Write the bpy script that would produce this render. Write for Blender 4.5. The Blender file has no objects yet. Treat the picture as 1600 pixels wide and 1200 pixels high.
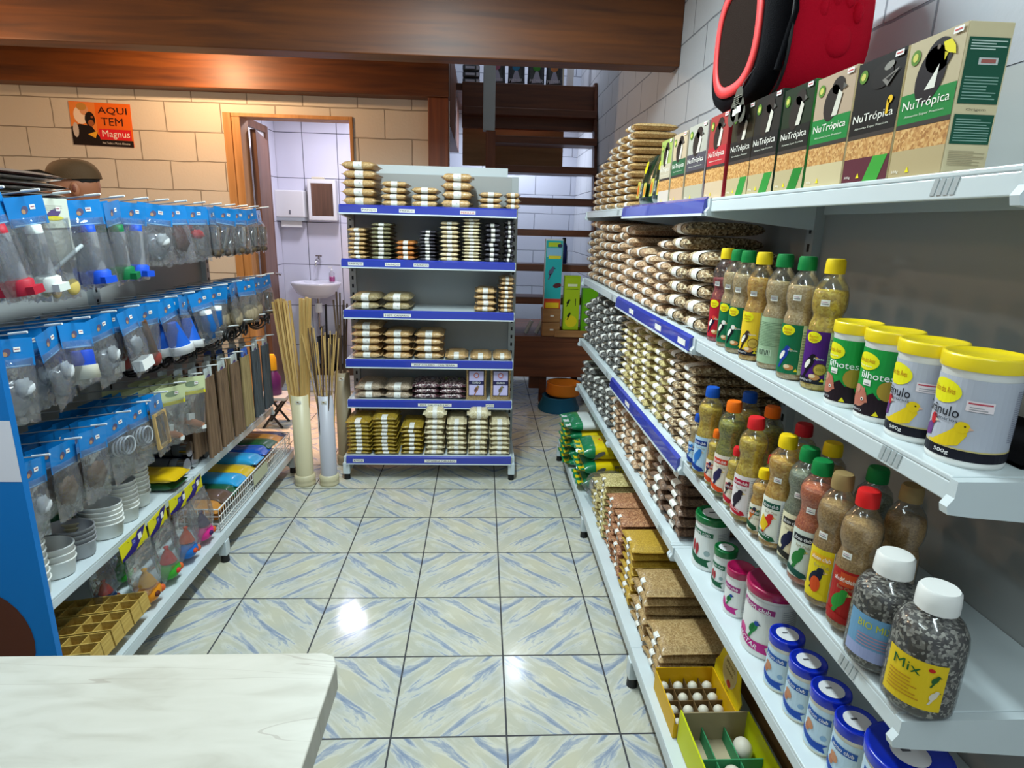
import bpy, math, random
from mathutils import Vector, Matrix
random.seed(7)
PI = math.pi
C = bpy.context.scene.collection
SC = bpy.context.scene

# ------------------------------------------------------------------ camera
cam_data = bpy.data.cameras.new('camera')
cam_data.sensor_fit = 'HORIZONTAL'
cam_data.sensor_width = 36.0
cam_data.lens = 934.77 / 1600 * 36.0
cam_data.clip_start = 0.02
cam = bpy.data.objects.new('camera', cam_data)
C.objects.link(cam)
def cam_matrix(yaw, pit, rol, loc):
    cy, sy, cp, sp, cr, sr = math.cos(yaw), math.sin(yaw), math.cos(pit), math.sin(pit), math.cos(rol), math.sin(rol)
    f = Vector((sy*cp, cy*cp, -sp)); r = Vector((cy, -sy, 0)); u = r.cross(f)
    r2 = r*cr + u*sr; u2 = -r*sr + u*cr
    return Matrix(((r2.x, u2.x, -f.x, loc[0]), (r2.y, u2.y, -f.y, loc[1]), (r2.z, u2.z, -f.z, loc[2]), (0, 0, 0, 1)))
cam.matrix_world = cam_matrix(0.05472, 0.26115, 0.02702, (-0.0937, 0.0, 1.5042))
SC.camera = cam

# ------------------------------------------------------------------ world, lights, exposure
w = bpy.data.worlds.new('world'); SC.world = w; w.use_nodes = True
bg = w.node_tree.nodes['Background']
bg.inputs['Color'].default_value = (0.80, 0.92, 1.0, 1)      # added ambient fill, entering by the side left open behind the camera
bg.inputs['Strength'].default_value = 0.30
def area(name, loc, rot, sx, sy, power, color):
    l = bpy.data.lights.new(name, 'AREA'); l.shape = 'RECTANGLE'; l.size = sx; l.size_y = sy
    l.energy = power; l.color = color
    o = bpy.data.objects.new(name, l); C.objects.link(o); o.location = loc; o.rotation_euler = rot
    return o
COOL = (0.80, 0.96, 1.0)
area('tube_light', (-0.35, 2.05, 2.72), (0, 0, 0), 0.12, 1.25, 52, COOL)
area('tube_light', (-1.5, 0.2, 2.72), (0, 0, 0), 0.12, 1.25, 9, COOL)
area('tube_light', (0.0, -0.4, 2.72), (0, 0, 0), 0.12, 1.25, 14, COOL)
area('bathroom_light', (-1.39, 5.52, 2.50), (0, 0, 0), 0.22, 0.22, 15, (0.84, 0.82, 1.0))
area('stair_light', (0.20, 6.35, 2.60), (0, 0, 0), 0.22, 0.22, 17, (0.76, 0.84, 1.0))
area('upper_light', (0.30, 6.2, 3.8), (0, 0, 0), 0.3, 0.3, 10, (0.78, 0.86, 1.0))
def spot(name, loc, target, power, color, size, blend=0.6, r=0.05):
    l = bpy.data.lights.new(name, 'SPOT'); l.energy = power; l.color = color; l.spot_size = size; l.spot_blend = blend
    l.shadow_soft_size = r
    o = bpy.data.objects.new(name, l); C.objects.link(o); o.location = loc
    o.rotation_euler = (Vector(target)-Vector(loc)).to_track_quat('-Z', 'Y').to_euler()
    return o
WARM = (1.0, 0.64, 0.36)
def point(name, loc, power, color, r=0.05):
    l = bpy.data.lights.new(name, 'POINT'); l.energy = power; l.color = color; l.shadow_soft_size = r
    o = bpy.data.objects.new(name, l); C.objects.link(o); o.location = loc
    return o
point('warm_bulb', (-1.95, 4.16, 2.50), 30, WARM, 0.03)
spot('warm_spot', (-1.55, 4.30, 2.58), (-1.25, 4.42, 0), 300, (1.0, 0.52, 0.33), math.radians(40), 0.7)
point('warm_bulb', (-2.7, 2.9, 2.20), 16, WARM, 0.08)
SC.view_settings.view_transform = 'Standard'
SC.view_settings.look = 'None'
SC.view_settings.gamma = 1.0
SC.view_settings.use_curve_mapping = False
SC.view_settings.exposure = 0.42
SC.cycles.use_denoising = True
SC.cycles.max_bounces = 8
SC.cycles.diffuse_bounces = 4
SC.cycles.transparent_max_bounces = 40
SC.cycles.sample_clamp_indirect = 4.0

# ------------------------------------------------------------------ materials
MATS = {}
def srgb(h):
    h = h.lstrip('#')
    c = [int(h[i:i+2], 16)/255 for i in (0, 2, 4)]
    return tuple(x/12.92 if x <= 0.04045 else ((x+0.055)/1.055)**2.4 for x in c) + (1,)
def newmat(name):
    m = bpy.data.materials.new(name); m.use_nodes = True
    return m, m.node_tree.nodes, m.node_tree.links, m.node_tree.nodes['Principled BSDF']
def plain(name, hexc, rough=0.45, metal=0.0, coat=0.0, bump=0.0, bscale=60):
    m, n, l, b = newmat(name)
    b.inputs['Base Color'].default_value = srgb(hexc); b.inputs['Roughness'].default_value = rough
    b.inputs['Metallic'].default_value = metal; b.inputs['Coat Weight'].default_value = coat
    if bump:
        t = n.new('ShaderNodeTexCoord'); x = n.new('ShaderNodeTexNoise'); x.inputs['Scale'].default_value = bscale
        bm = n.new('ShaderNodeBump'); bm.inputs['Strength'].default_value = bump; bm.inputs['Distance'].default_value = 0.004
        l.new(t.outputs['Object'], x.inputs['Vector']); l.new(x.outputs['Fac'], bm.inputs['Height']); l.new(bm.outputs['Normal'], b.inputs['Normal'])
    MATS[name] = m
    return m
def M(name):
    if name not in MATS:
        if name.startswith('#'):
            plain(name, name, 0.5); MATS[name].node_tree.nodes['Principled BSDF'].inputs['Specular IOR Level'].default_value = 0.22
        else: raise KeyError(name)
    return MATS[name]
def dull(*names):
    for x in names: MATS[x].node_tree.nodes['Principled BSDF'].inputs['Specular IOR Level'].default_value = 0.08
def ramp(n, cols):
    r = n.new('ShaderNodeValToRGB'); e = r.color_ramp.elements
    while len(e) < len(cols): e.new(0.5)
    for k, (p, c) in enumerate(cols): e[k].position = p; e[k].color = srgb(c)
    return r
def seed_mat(name, c1, c2, c3, scale=170, coat=0.5):
    scale *= 1.9
    m, n, l, b = newmat(name)
    t = n.new('ShaderNodeTexCoord'); v = n.new('ShaderNodeTexVoronoi'); v.inputs['Scale'].default_value = scale
    l.new(t.outputs['Object'], v.inputs['Vector'])
    s = n.new('ShaderNodeSeparateColor'); l.new(v.outputs['Color'], s.inputs[0])
    r = ramp(n, [(0.0, c1), (0.5, c2), (1.0, c3)]); l.new(s.outputs[0], r.inputs[0]); l.new(r.outputs[0], b.inputs['Base Color'])
    x = n.new('ShaderNodeTexNoise'); x.inputs['Scale'].default_value = 45; x.inputs['Detail'].default_value = 3
    l.new(t.outputs['Object'], x.inputs['Vector'])
    bm = n.new('ShaderNodeBump'); bm.inputs['Strength'].default_value = 0.5 if coat > 0.2 else 0.05; bm.inputs['Distance'].default_value = 0.004
    l.new(x.outputs['Fac'], bm.inputs['Height']); l.new(bm.outputs['Normal'], b.inputs['Coat Normal'])
    l.new(bm.outputs['Normal'], b.inputs['Normal'])
    b.inputs['Roughness'].default_value = 0.55; b.inputs['Coat Weight'].default_value = coat; b.inputs['Coat Roughness'].default_value = 0.18
    MATS[name] = m
seed_mat('seed_tan', '#a07a48', '#c29a62', '#dcbc88')
seed_mat('seed_light', '#b59a6c', '#d2bd92', '#e9dcb8')
seed_mat('seed_cream', '#b9a87e', '#d3c49a', '#ebe2c2')
seed_mat('seed_gold', '#a47c48', '#c09a62', '#d8bc88')
seed_mat('seed_orange', '#8a4c16', '#b86c22', '#d08a3c')
seed_mat('seed_black', '#141218', '#26222a', '#4a4450')
seed_mat('seed_olive', '#4e4830', '#76704e', '#a8a076')
seed_mat('seed_mustard', '#7c6414', '#a48722', '#bfa23a')
seed_mat('seed_pink', '#8c6a4c', '#b8936e', '#dcc6a6', 120)
seed_mat('seed_mix', '#4a3622', '#9a7c54', '#e4d4b0', 90)
seed_mat('seed_brown', '#4c382a', '#705644', '#97785e', 120)
seed_mat('seed_grey', '#2e2e2c', '#5c5b58', '#98968e', 100)
seed_mat('seed_yellowgreen', '#8a7c46', '#b5a468', '#d6c890', 130)
seed_mat('seed_redbrown', '#7c4c30', '#a46e4a', '#c8966a', 110)
seed_mat('seed_mustard_big', '#a07c1e', '#b8922c', '#c8a43c', 200, 0.4)
seed_mat('seed_wheat', '#8e6f42', '#aa8a58', '#c2a574', 140, 0.5)
seed_mat('feed_yellow', '#b8920e', '#dab42a', '#ecd254', 120, 0.1)
seed_mat('feed_amber', '#c4881c', '#dea83a', '#ecc464', 120, 0.1)
seed_mat('feed_beige', '#b4945c', '#ccae78', '#dcc498', 160, 0.1)
seed_mat('feed_olive', '#6e6c20', '#98942e', '#b8ae44', 130, 0.1)
seed_mat('feed_orange', '#b8502c', '#d8703c', '#e48c5c', 220, 0.1)
seed_mat('feed_greygreen', '#6c7058', '#8a8e74', '#a4a88c', 220, 0.1)
seed_mat('feed_brown', '#98723a', '#b68c4e', '#caa466', 220, 0.1)
seed_mat('grain_print', '#9c6428', '#c08a48', '#d8ac6c', 130, 0.1)
seed_mat('gravel', '#1c1816', '#3e3630', '#c8c2b6', 130, 0.1)
plain('white_metal', '#cdd7da', 0.32, 0.0, 0.2)
plain('grey_metal', '#a9b0b2', 0.38, 0.0, 0.2)
plain('panel', '#a4a6a4', 0.45, 0.0, 0.1, 0.15, 8)
plain('chrome', '#c8c8c8', 0.18, 1.0)
plain('hook_metal', '#b8bcc0', 0.35, 0.6)
plain('black', '#0f0f11', 0.45)
plain('blue_rail', '#2c3aa0', 0.22, 0.0, 0.6)
plain('paper', '#e9e8e0', 0.6)
plain('ink', '#1c1c28', 0.6)
plain('grey_ink', '#7c7c80', 0.6)
plain('card_blue', '#0c78be', 0.3, 0, 0.4)
plain('plastic_white', '#e6e6e2', 0.35, 0, 0.2)
plain('bowl_white', '#e4e4de', 0.4, 0, 0.1)
plain('bowl_grey', '#9a9a9c', 0.3, 0, 0.2)
plain('red_fabric', '#d0102c', 0.75, 0, 0, 0.5, 500)
plain('black_fabric', '#0b0a0e', 0.8, 0, 0, 0.5, 500)
plain('red_trim', '#f03a3a', 0.6)
plain('mesh_fabric', '#241812', 0.85, 0, 0, 0.6, 700)
dull('red_fabric', 'black_fabric', 'mesh_fabric')
plain('skin', '#a86a48', 0.55)
plain('cap_fabric', '#4e3414', 0.8, 0, 0, 0.3, 300)
plain('shirt', '#5f86ac', 0.8)
plain('trousers', '#22283a', 0.8)
plain('hair', '#120c08', 0.7)
plain('pvc_cream', '#d3c8a4', 0.4)
plain('pvc_grey', '#b9b8c0', 0.4)
plain('pvc_tan', '#96886c', 0.5)
plain('ceramic', '#e8e8ee', 0.15, 0, 0.5)
plain('mirror', '#d8dce0', 0.03, 1.0)
plain('silver_foil', '#d8d4cc', 0.28, 0.9, 0, 0.9, 40)
plain('egg', '#ddd6c4', 0.5)
plain('ceiling_paint', '#cfd0cc', 0.8)
def glassy(name, tint, base=0.05, hazy=0.05, bump=0.0, gloss=0.12):
    m = bpy.data.materials.new(name); m.use_nodes = True
    n, l = m.node_tree.nodes, m.node_tree.links
    n.clear(); out = n.new('ShaderNodeOutputMaterial')
    tr = n.new('ShaderNodeBsdfTransparent'); tr.inputs[0].default_value = srgb(tint)
    gl = n.new('ShaderNodeBsdfGlossy'); gl.inputs['Roughness'].default_value = gloss
    di = n.new('ShaderNodeBsdfDiffuse'); di.inputs[0].default_value = srgb('#e8e8ea')
    lw = n.new('ShaderNodeLayerWeight'); lw.inputs['Blend'].default_value = 0.35
    ma = n.new('ShaderNodeMath'); ma.operation = 'MULTIPLY_ADD'; ma.inputs[1].default_value = 0.5; ma.inputs[2].default_value = base
    l.new(lw.outputs['Fresnel'], ma.inputs[0])
    m1 = n.new('ShaderNodeMixShader'); m2 = n.new('ShaderNodeMixShader')
    m1.inputs[0].default_value = hazy; l.new(tr.outputs[0], m1.inputs[1]); l.new(di.outputs[0], m1.inputs[2])
    l.new(ma.outputs[0], m2.inputs[0]); l.new(m1.outputs[0], m2.inputs[1]); l.new(gl.outputs[0], m2.inputs[2])
    l.new(m2.outputs[0], out.inputs[0])
    if bump:
        t = n.new('ShaderNodeTexCoord'); x = n.new('ShaderNodeTexNoise'); x.inputs['Scale'].default_value = 28
        bm = n.new('ShaderNodeBump'); bm.inputs['Strength'].default_value = bump; bm.inputs['Distance'].default_value = 0.01
        l.new(t.outputs['Object'], x.inputs['Vector']); l.new(x.outputs['Fac'], bm.inputs['Height'])
        l.new(bm.outputs['Normal'], gl.inputs['Normal']); l.new(bm.outputs['Normal'], lw.inputs['Normal'])
    MATS[name] = m
glassy('clear_shell', '#f6f8f8', 0.06, 0.03)
glassy('film', '#f4f6f8', 0.10, 0.055, 1.0, 0.07)
glassy('tube_plastic', '#e4eaf2', 0.08, 0.22)
def wood_mat(name, c1, c2, scale=1.0, axis='X', rough=0.5, coat=0.0):
    m, n, l, b = newmat(name)
    t = n.new('ShaderNodeTexCoord'); mp = n.new('ShaderNodeMapping')
    sc = {'X': (0.6, 9, 9), 'Y': (9, 0.6, 9), 'Z': (9, 9, 0.6)}[axis]
    mp.inputs['Scale'].default_value = tuple(s*scale for s in sc)
    x = n.new('ShaderNodeTexNoise'); x.inputs['Scale'].default_value = 2.4; x.inputs['Detail'].default_value = 6; x.inputs['Distortion'].default_value = 0.6
    l.new(t.outputs['Object'], mp.inputs[0]); l.new(mp.outputs[0], x.inputs['Vector'])
    r = ramp(n, [(0.3, c1), (0.7, c2)]); l.new(x.outputs['Fac'], r.inputs[0]); l.new(r.outputs[0], b.inputs['Base Color'])
    b.inputs['Roughness'].default_value = rough; b.inputs['Coat Weight'].default_value = coat
    MATS[name] = m
wood_mat('beam_wood', '#452108', '#703b0c')
wood_mat('stair_wood', '#4e2814', '#744020')
wood_mat('stair_light', '#8a6238', '#a87c4a')
wood_mat('post_wood', '#5e2c12', '#84461e', 1, 'Z')
wood_mat('frame_wood', '#a8743a', '#c8945a', 1, 'Z')
wood_mat('door_wood', '#5c3a26', '#7a523a', 1, 'Z')
wood_mat('stick_wood', '#b08a4c', '#d4b070', 3, 'Z', 0.5, 0)
wood_mat('stick_dark', '#3c2c20', '#6a5440', 3, 'Z', 0.5, 0)
wood_mat('board_wood', '#7c5428', '#a07440', 2, 'Y', 0.6, 0)
wood_mat('tray_wood', '#b08c38', '#cfae5c', 4, 'Y', 0.6, 0)

def mnode(n, l, op, a, b=None, c=None):
    x = n.new('ShaderNodeMath'); x.operation = op
    for k, v in enumerate((a, b, c)):
        if v is None: continue
        if isinstance(v, (int, float)): x.inputs[k].default_value = v
        else: l.new(v, x.inputs[k])
    return x.outputs[0]
def floor_mat():
    m, n, l, b = newmat('floor_tiles')
    t = n.new('ShaderNodeTexCoord'); s = n.new('ShaderNodeSeparateXYZ'); l.new(t.outputs['Object'], s.inputs[0])
    T = 0.35; OY = 3.229 - 0.35*20; OX = -0.35*20
    ux = mnode(n, l, 'DIVIDE', mnode(n, l, 'SUBTRACT', s.outputs[0], OX), T)
    uy = mnode(n, l, 'DIVIDE', mnode(n, l, 'SUBTRACT', s.outputs[1], OY), T)
    fx = mnode(n, l, 'FRACT', ux); fy = mnode(n, l, 'FRACT', uy)
    par = mnode(n, l, 'MODULO', mnode(n, l, 'ADD', mnode(n, l, 'FLOOR', ux), mnode(n, l, 'FLOOR', uy)), 2.0)
    px = mnode(n, l, 'ABSOLUTE', mnode(n, l, 'SUBTRACT', fx, par)); py = fy
    dx = mnode(n, l, 'MINIMUM', fx, mnode(n, l, 'SUBTRACT', 1.0, fx)); dy = mnode(n, l, 'MINIMUM', fy, mnode(n, l, 'SUBTRACT', 1.0, fy))
    d = mnode(n, l, 'MINIMUM', dx, dy)
    grout = mnode(n, l, 'LESS_THAN', d, 0.0085)
    cb = n.new('ShaderNodeCombineXYZ')
    # diagonal frame, stretched along the veins
    al = mnode(n, l, 'MULTIPLY', mnode(n, l, 'ADD', mnode(n, l, 'MULTIPLY', px, 0.74), mnode(n, l, 'MULTIPLY', py, 0.67)), 1.7)
    ac = mnode(n, l, 'MULTIPLY', mnode(n, l, 'SUBTRACT', mnode(n, l, 'MULTIPLY', py, 0.74), mnode(n, l, 'MULTIPLY', px, 0.67)), 7.5)
    l.new(al, cb.inputs[0]); l.new(ac, cb.inputs[1]); cb.inputs[2].default_value = 2.6
    x = n.new('ShaderNodeTexNoise'); x.inputs['Scale'].default_value = 1.0; x.inputs['Detail'].default_value = 5; x.inputs['Roughness'].default_value = 0.60; x.inputs['Distortion'].default_value = 0.55
    l.new(cb.outputs[0], x.inputs['Vector'])
    r = ramp(n, [(0.0, '#d2d2c2'), (0.44, '#cccbbb'), (0.54, '#dcdcd2'), (0.59, '#aeb7c5'), (0.67, '#8c9bb4'), (0.74, '#8c9bb4')])
    l.new(x.outputs['Fac'], r.inputs[0])
    cb2 = n.new('ShaderNodeCombineXYZ'); l.new(px, cb2.inputs[0]); l.new(py, cb2.inputs[1])
    x2 = n.new('ShaderNodeTexNoise'); x2.inputs['Scale'].default_value = 2.2; x2.inputs['Detail'].default_value = 4
    l.new(cb2.outputs[0], x2.inputs['Vector'])
    r2 = ramp(n, [(0.35, '#f2efe6'), (0.65, '#dfe2e6')]); l.new(x2.outputs['Fac'], r2.inputs[0])
    mx = n.new('ShaderNodeMix'); mx.data_type = 'RGBA'; mx.blend_type = 'MULTIPLY'; mx.inputs[0].default_value = 1.0
    l.new(r.outputs[0], mx.inputs[6]); l.new(r2.outputs[0], mx.inputs[7])
    mg = n.new('ShaderNodeMix'); mg.data_type = 'RGBA'; l.new(grout, mg.inputs[0]); l.new(mx.outputs[2], mg.inputs[6]); mg.inputs[7].default_value = srgb('#3c3c40')
    l.new(mg.outputs[2], b.inputs['Base Color'])
    rg = mnode(n, l, 'MULTIPLY_ADD', grout, 0.6, 0.12); l.new(rg, b.inputs['Roughness'])
    b.inputs['Specular IOR Level'].default_value = 0.45
    bm = n.new('ShaderNodeBump'); bm.inputs['Strength'].default_value = 0.4; bm.inputs['Distance'].default_value = 0.002
    l.new(mnode(n, l, 'MULTIPLY', grout, -1.0), bm.inputs['Height']); l.new(bm.outputs['Normal'], b.inputs['Normal'])
    MATS['floor'] = m
floor_mat()
def block_mat(name, base, mortar, ax, ou, ov, bw=0.39, bh=0.20, off=0.5, ms=0.0045, rough=0.75, bump=0.8, grain=0.25):
    """painted blocks: courses of height bh; ax = 'X' or 'Y' is the wall's horizontal axis"""
    m, n, l, b = newmat(name)
    t = n.new('ShaderNodeTexCoord'); s = n.new('ShaderNodeSeparateXYZ'); l.new(t.outputs['Object'], s.inputs[0])
    u = mnode(n, l, 'SUBTRACT', s.outputs[0 if ax == 'X' else 1], ou - bw*40)
    v = mnode(n, l, 'SUBTRACT', s.outputs[2], ov - bh*40)
    cb = n.new('ShaderNodeCombineXYZ'); l.new(u, cb.inputs[0]); l.new(v, cb.inputs[1])
    nz = n.new('ShaderNodeTexNoise'); nz.inputs['Scale'].default_value = 6; l.new(t.outputs['Object'], nz.inputs['Vector'])
    va = n.new('ShaderNodeVectorMath'); va.operation = 'MULTIPLY_ADD'; va.inputs[1].default_value = (0.012, 0.012, 0)
    l.new(nz.outputs['Color'], va.inputs[0]); l.new(cb.outputs[0], va.inputs[2])
    br = n.new('ShaderNodeTexBrick'); br.offset = off; br.inputs['Scale'].default_value = 1.0
    br.inputs['Brick Width'].default_value = bw; br.inputs['Row Height'].default_value = bh
    br.inputs['Mortar Size'].default_value = ms; br.inputs['Mortar Smooth'].default_value = 0.4
    br.inputs['Color1'].default_value = srgb(base); br.inputs['Color2'].default_value = srgb(base); br.inputs['Mortar'].default_value = srgb(mortar)
    l.new((va.outputs[0] if off else cb.outputs[0]), br.inputs['Vector']); l.new(br.outputs['Color'], b.inputs['Base Color'])
    gr = n.new('ShaderNodeTexNoise'); gr.inputs['Scale'].default_value = 60; gr.inputs['Detail'].default_value = 5; l.new(t.outputs['Object'], gr.inputs['Vector'])
    h = mnode(n, l, 'SUBTRACT', mnode(n, l, 'MULTIPLY', gr.outputs['Fac'], grain), br.outputs['Fac'])
    bm = n.new('ShaderNodeBump'); bm.inputs['Strength'].default_value = bump; bm.inputs['Distance'].default_value = 0.006
    l.new(h, bm.inputs['Height']); l.new(bm.outputs['Normal'], b.inputs['Normal'])
    b.inputs['Roughness'].default_value = rough
    MATS[name] = m
block_mat('blocks_back', '#cfc6b6', '#93897a', 'X', -2.562, 0.09)
block_mat('blocks_right', '#c0c3c8', '#868a92', 'Y', 1.1, 0.03)
block_mat('blocks_alcove', '#c4cad6', '#888e9c', 'X', 0.1, 0.03)
block_mat('bath_tiles_x', '#dcdce6', '#3c3c46', 'X', -2.17, 0.225, 0.33, 0.415, 0.0, 0.004, 0.2, 0.1, 0.0)
block_mat('bath_tiles_y', '#dcdce6', '#3c3c46', 'Y', 6.27, 0.225, 0.33, 0.415, 0.0, 0.004, 0.2, 0.1, 0.0)
def counter_mat():
    m, n, l, b = newmat('counter_stone')
    t = n.new('ShaderNodeTexCoord'); mp = n.new('ShaderNodeMapping'); mp.inputs['Rotation'].default_value = (0, 0, 0.95); mp.inputs['Scale'].default_value = (10, 42, 10)
    l.new(t.outputs['Object'], mp.inputs[0])
    x = n.new('ShaderNodeTexNoise'); x.inputs['Scale'].default_value = 1; x.inputs['Detail'].default_value = 8; x.inputs['Distortion'].default_value = 0.7
    l.new(mp.outputs[0], x.inputs['Vector'])
    r = ramp(n, [(0.3, '#b0ab9e'), (0.5, '#bdb9ad'), (0.75, '#c5c1b6')]); l.new(x.outputs['Fac'], r.inputs[0])
    mp2 = n.new('ShaderNodeMapping'); mp2.inputs['Rotation'].default_value = (0, 0, 0.75); mp2.inputs['Scale'].default_value = (1.0, 6.0, 1); mp2.inputs['Location'].default_value = (0.3, 0.2, 0)
    l.new(t.outputs['Object'], mp2.inputs[0])
    y = n.new('ShaderNodeTexNoise'); y.inputs['Scale'].default_value = 0.9; y.inputs['Detail'].default_value = 3; y.inputs['Distortion'].default_value = 1.5
    l.new(mp2.outputs[0], y.inputs['Vector'])
    a = mnode(n, l, 'ABSOLUTE', mnode(n, l, 'SUBTRACT', y.outputs['Fac'], 0.5))
    f = mnode(n, l, 'LESS_THAN', a, 0.0016)
    mx = n.new('ShaderNodeMix'); mx.data_type = 'RGBA'; l.new(mnode(n, l, 'MULTIPLY', f, 0.4), mx.inputs[0]); l.new(r.outputs[0], mx.inputs[6]); mx.inputs[7].default_value = srgb('#8a7c70')
    l.new(mx.outputs[2], b.inputs['Base Color']); b.inputs['Roughness'].default_value = 0.35
    MATS['counter'] = m
counter_mat()

# ------------------------------------------------------------------ mesh helpers
class MB:
    def __init__(s): s.v = []; s.f = []; s.mi = []; s.sm = []; s.mats = []
    def mat(s, name):
        if name not in s.mats: s.mats.append(name)
        return s.mats.index(name)
    def add(s, verts, faces, mat, smooth=False):
        o = len(s.v); i = s.mat(mat); s.v += [tuple(p) for p in verts]
        for f in faces: s.f.append([o+k for k in f]); s.mi.append(i); s.sm.append(smooth)
        return s
    def box(s, x0, x1, y0, y1, z0, z1, mat):
        return s.add([(x0,y0,z0),(x1,y0,z0),(x1,y1,z0),(x0,y1,z0),(x0,y0,z1),(x1,y0,z1),(x1,y1,z1),(x0,y1,z1)],
              [(0,3,2,1),(4,5,6,7),(0,1,5,4),(1,2,6,5),(2,3,7,6),(3,0,4,7)], mat)
    def cyl(s, p0, p1, r0, r1=None, n=12, mat='black', caps=True, smooth=True):
        r1 = r0 if r1 is None else r1
        p0 = Vector(p0); p1 = Vector(p1); d = (p1-p0).normalized()
        a = d.orthogonal().normalized(); b = d.cross(a)
        vs = []
        for p, r in ((p0, r0), (p1, r1)):
            for k in range(n):
                t = 2*PI*k/n; vs.append(p + a*math.cos(t)*r + b*math.sin(t)*r)
        s.add(vs, [(k, (k+1) % n, n+(k+1) % n, n+k) for k in range(n)], mat, smooth)
        if caps: s.add(vs[:n], [tuple(range(n-1, -1, -1))], mat); s.add(vs[n:], [tuple(range(n))], mat)
        return s
    def tube(s, pts, r, n=8, mat='black', closed=False):
        pts = [Vector(p) for p in pts]; N = len(pts); vs = []
        prev = None
        for i, p in enumerate(pts):
            q = pts[(i+1) % N] if (closed or i < N-1) else p; o = pts[i-1] if (closed or i > 0) else p
            d = (q-o).normalized()
            a = d.orthogonal().normalized() if prev is None else (prev - d*prev.dot(d)).normalized()
            prev = a; b = d.cross(a)
            for k in range(n): t = 2*PI*k/n; vs.append(p + a*math.cos(t)*r + b*math.sin(t)*r)
        m = N if closed else N-1
        fs = [(i*n+k, i*n+(k+1) % n, ((i+1) % N)*n+(k+1) % n, ((i+1) % N)*n+k) for i in range(m) for k in range(n)]
        s.add(vs, fs, mat, True)
        if not closed: s.add(vs[:n], [tuple(range(n-1, -1, -1))], mat); s.add(vs[-n:], [tuple(range(n))], mat)
        return s
    def lathe(s, prof, n=24, c=(0, 0, 0), mat='black', sx=1.0, sy=1.0, smooth=True):
        vs = []
        for r, z in prof:
            for k in range(n): t = 2*PI*k/n; vs.append((c[0]+r*sx*math.cos(t), c[1]+r*sy*math.sin(t), c[2]+z))
        fs = [(i*n+k, i*n+(k+1) % n, (i+1)*n+(k+1) % n, (i+1)*n+k) for i in range(len(prof)-1) for k in range(n)]
        s.add(vs, fs, mat, smooth)
        if prof[0][0] > 1e-4: s.add(vs[:n], [tuple(range(n-1, -1, -1))], mat)
        if prof[-1][0] > 1e-4: s.add(vs[-n:], [tuple(range(n))], mat)
        return s
    def prism(s, poly, fn, mat):
        """poly: 2-D outline; fn(a, b, side) -> xyz for side 0 and 1"""
        n = len(poly); v0 = [fn(a, b, 0) for a, b in poly]; v1 = [fn(a, b, 1) for a, b in poly]
        return s.add(v0+v1, [tuple(range(n-1, -1, -1)), tuple(range(n, 2*n))] + [(k, (k+1) % n, n+(k+1) % n, n+k) for k in range(n)], mat)
    def ell(s, c, rx, ry, rz, mat, n=14, m=8):
        prof = [(max(math.cos(a), 1e-5), math.sin(a)) for a in [-PI/2 + PI*i/m for i in range(m+1)]]
        vs = []
        for r, z in prof:
            for k in range(n): t = 2*PI*k/n; vs.append((c[0]+rx*r*math.cos(t), c[1]+ry*r*math.sin(t), c[2]+rz*z))
        return s.add(vs, [(i*n+k, i*n+(k+1) % n, (i+1)*n+(k+1) % n, (i+1)*n+k) for i in range(m) for k in range(n)], mat, True)
    def mesh(s, name):
        me = bpy.data.meshes.new(name); me.from_pydata(s.v, [], s.f)
        for x in s.mats: me.materials.append(M(x))
        me.polygons.foreach_set('material_index', s.mi); me.polygons.foreach_set('use_smooth', s.sm); me.update()
        return me
    def build(s, name, parent=None, loc=(0, 0, 0), bevel=0, rot=None):
        return link(name, s.mesh(name), parent, loc, bevel, rot)
def link(name, me, parent=None, loc=(0, 0, 0), bevel=0, rot=None):
    o = bpy.data.objects.new(name, me); C.objects.link(o); o.location = loc
    if rot: o.rotation_euler = rot
    if parent: o.parent = parent
    if bevel:
        b = o.modifiers.new('bevel', 'BEVEL'); b.width = bevel; b.segments = 2; b.limit_method = 'ANGLE'
    return o
SEEN = {}
def tag(o, label, cat, group=None):
    nw = len(label.split())
    if not 4 <= nw <= 16: print('LABEL WORDS', nw, label)
    if label in SEEN and not (group and SEEN[label] == group): print('DUPLICATE LABEL', label)
    SEEN[label] = group
    o['label'] = label; o['category'] = cat
    if group: o['group'] = group
    return o
def thing(name, label, cat, loc=(0, 0, 0), rz=0, group=None, rot=None):
    o = bpy.data.objects.new(name, None); o.empty_display_size = 0.05; C.objects.link(o); o.location = loc
    o.rotation_euler = rot if rot else (0, 0, rz)
    return tag(o, label, cat, group)
def struct(name, mb, **k):
    o = mb.build(name, **k); o['kind'] = 'structure'; return o
KIDS = {}
def dup(root, label, loc, rz=0, group=None, rot=None):
    """copy of a thing with copies of its parts and sub-parts"""
    r = root.copy(); C.objects.link(r); r.location = loc; r.rotation_euler = rot if rot else (0, 0, rz)
    if root.name not in KIDS: KIDS[root.name] = [(c, list(c.children)) for c in root.children]
    for ch, subs in KIDS[root.name]:
        c = ch.copy(); C.objects.link(c); c.parent = r
        for g in subs:
            d = g.copy(); C.objects.link(d); d.parent = c
    if 'group' in r: del r['group']
    tag(r, label, r['category'], group)
    return r
ORD = ['lowest', 'second', 'third', 'fourth', 'fifth', 'sixth', 'seventh', 'eighth', 'ninth', 'tenth', 'eleventh', 'twelfth', 'thirteenth']
NTH = ['first', 'second', 'third', 'fourth', 'fifth', 'sixth', 'seventh', 'eighth', 'ninth', 'tenth', 'eleventh', 'twelfth', 'thirteenth', 'fourteenth']

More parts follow.
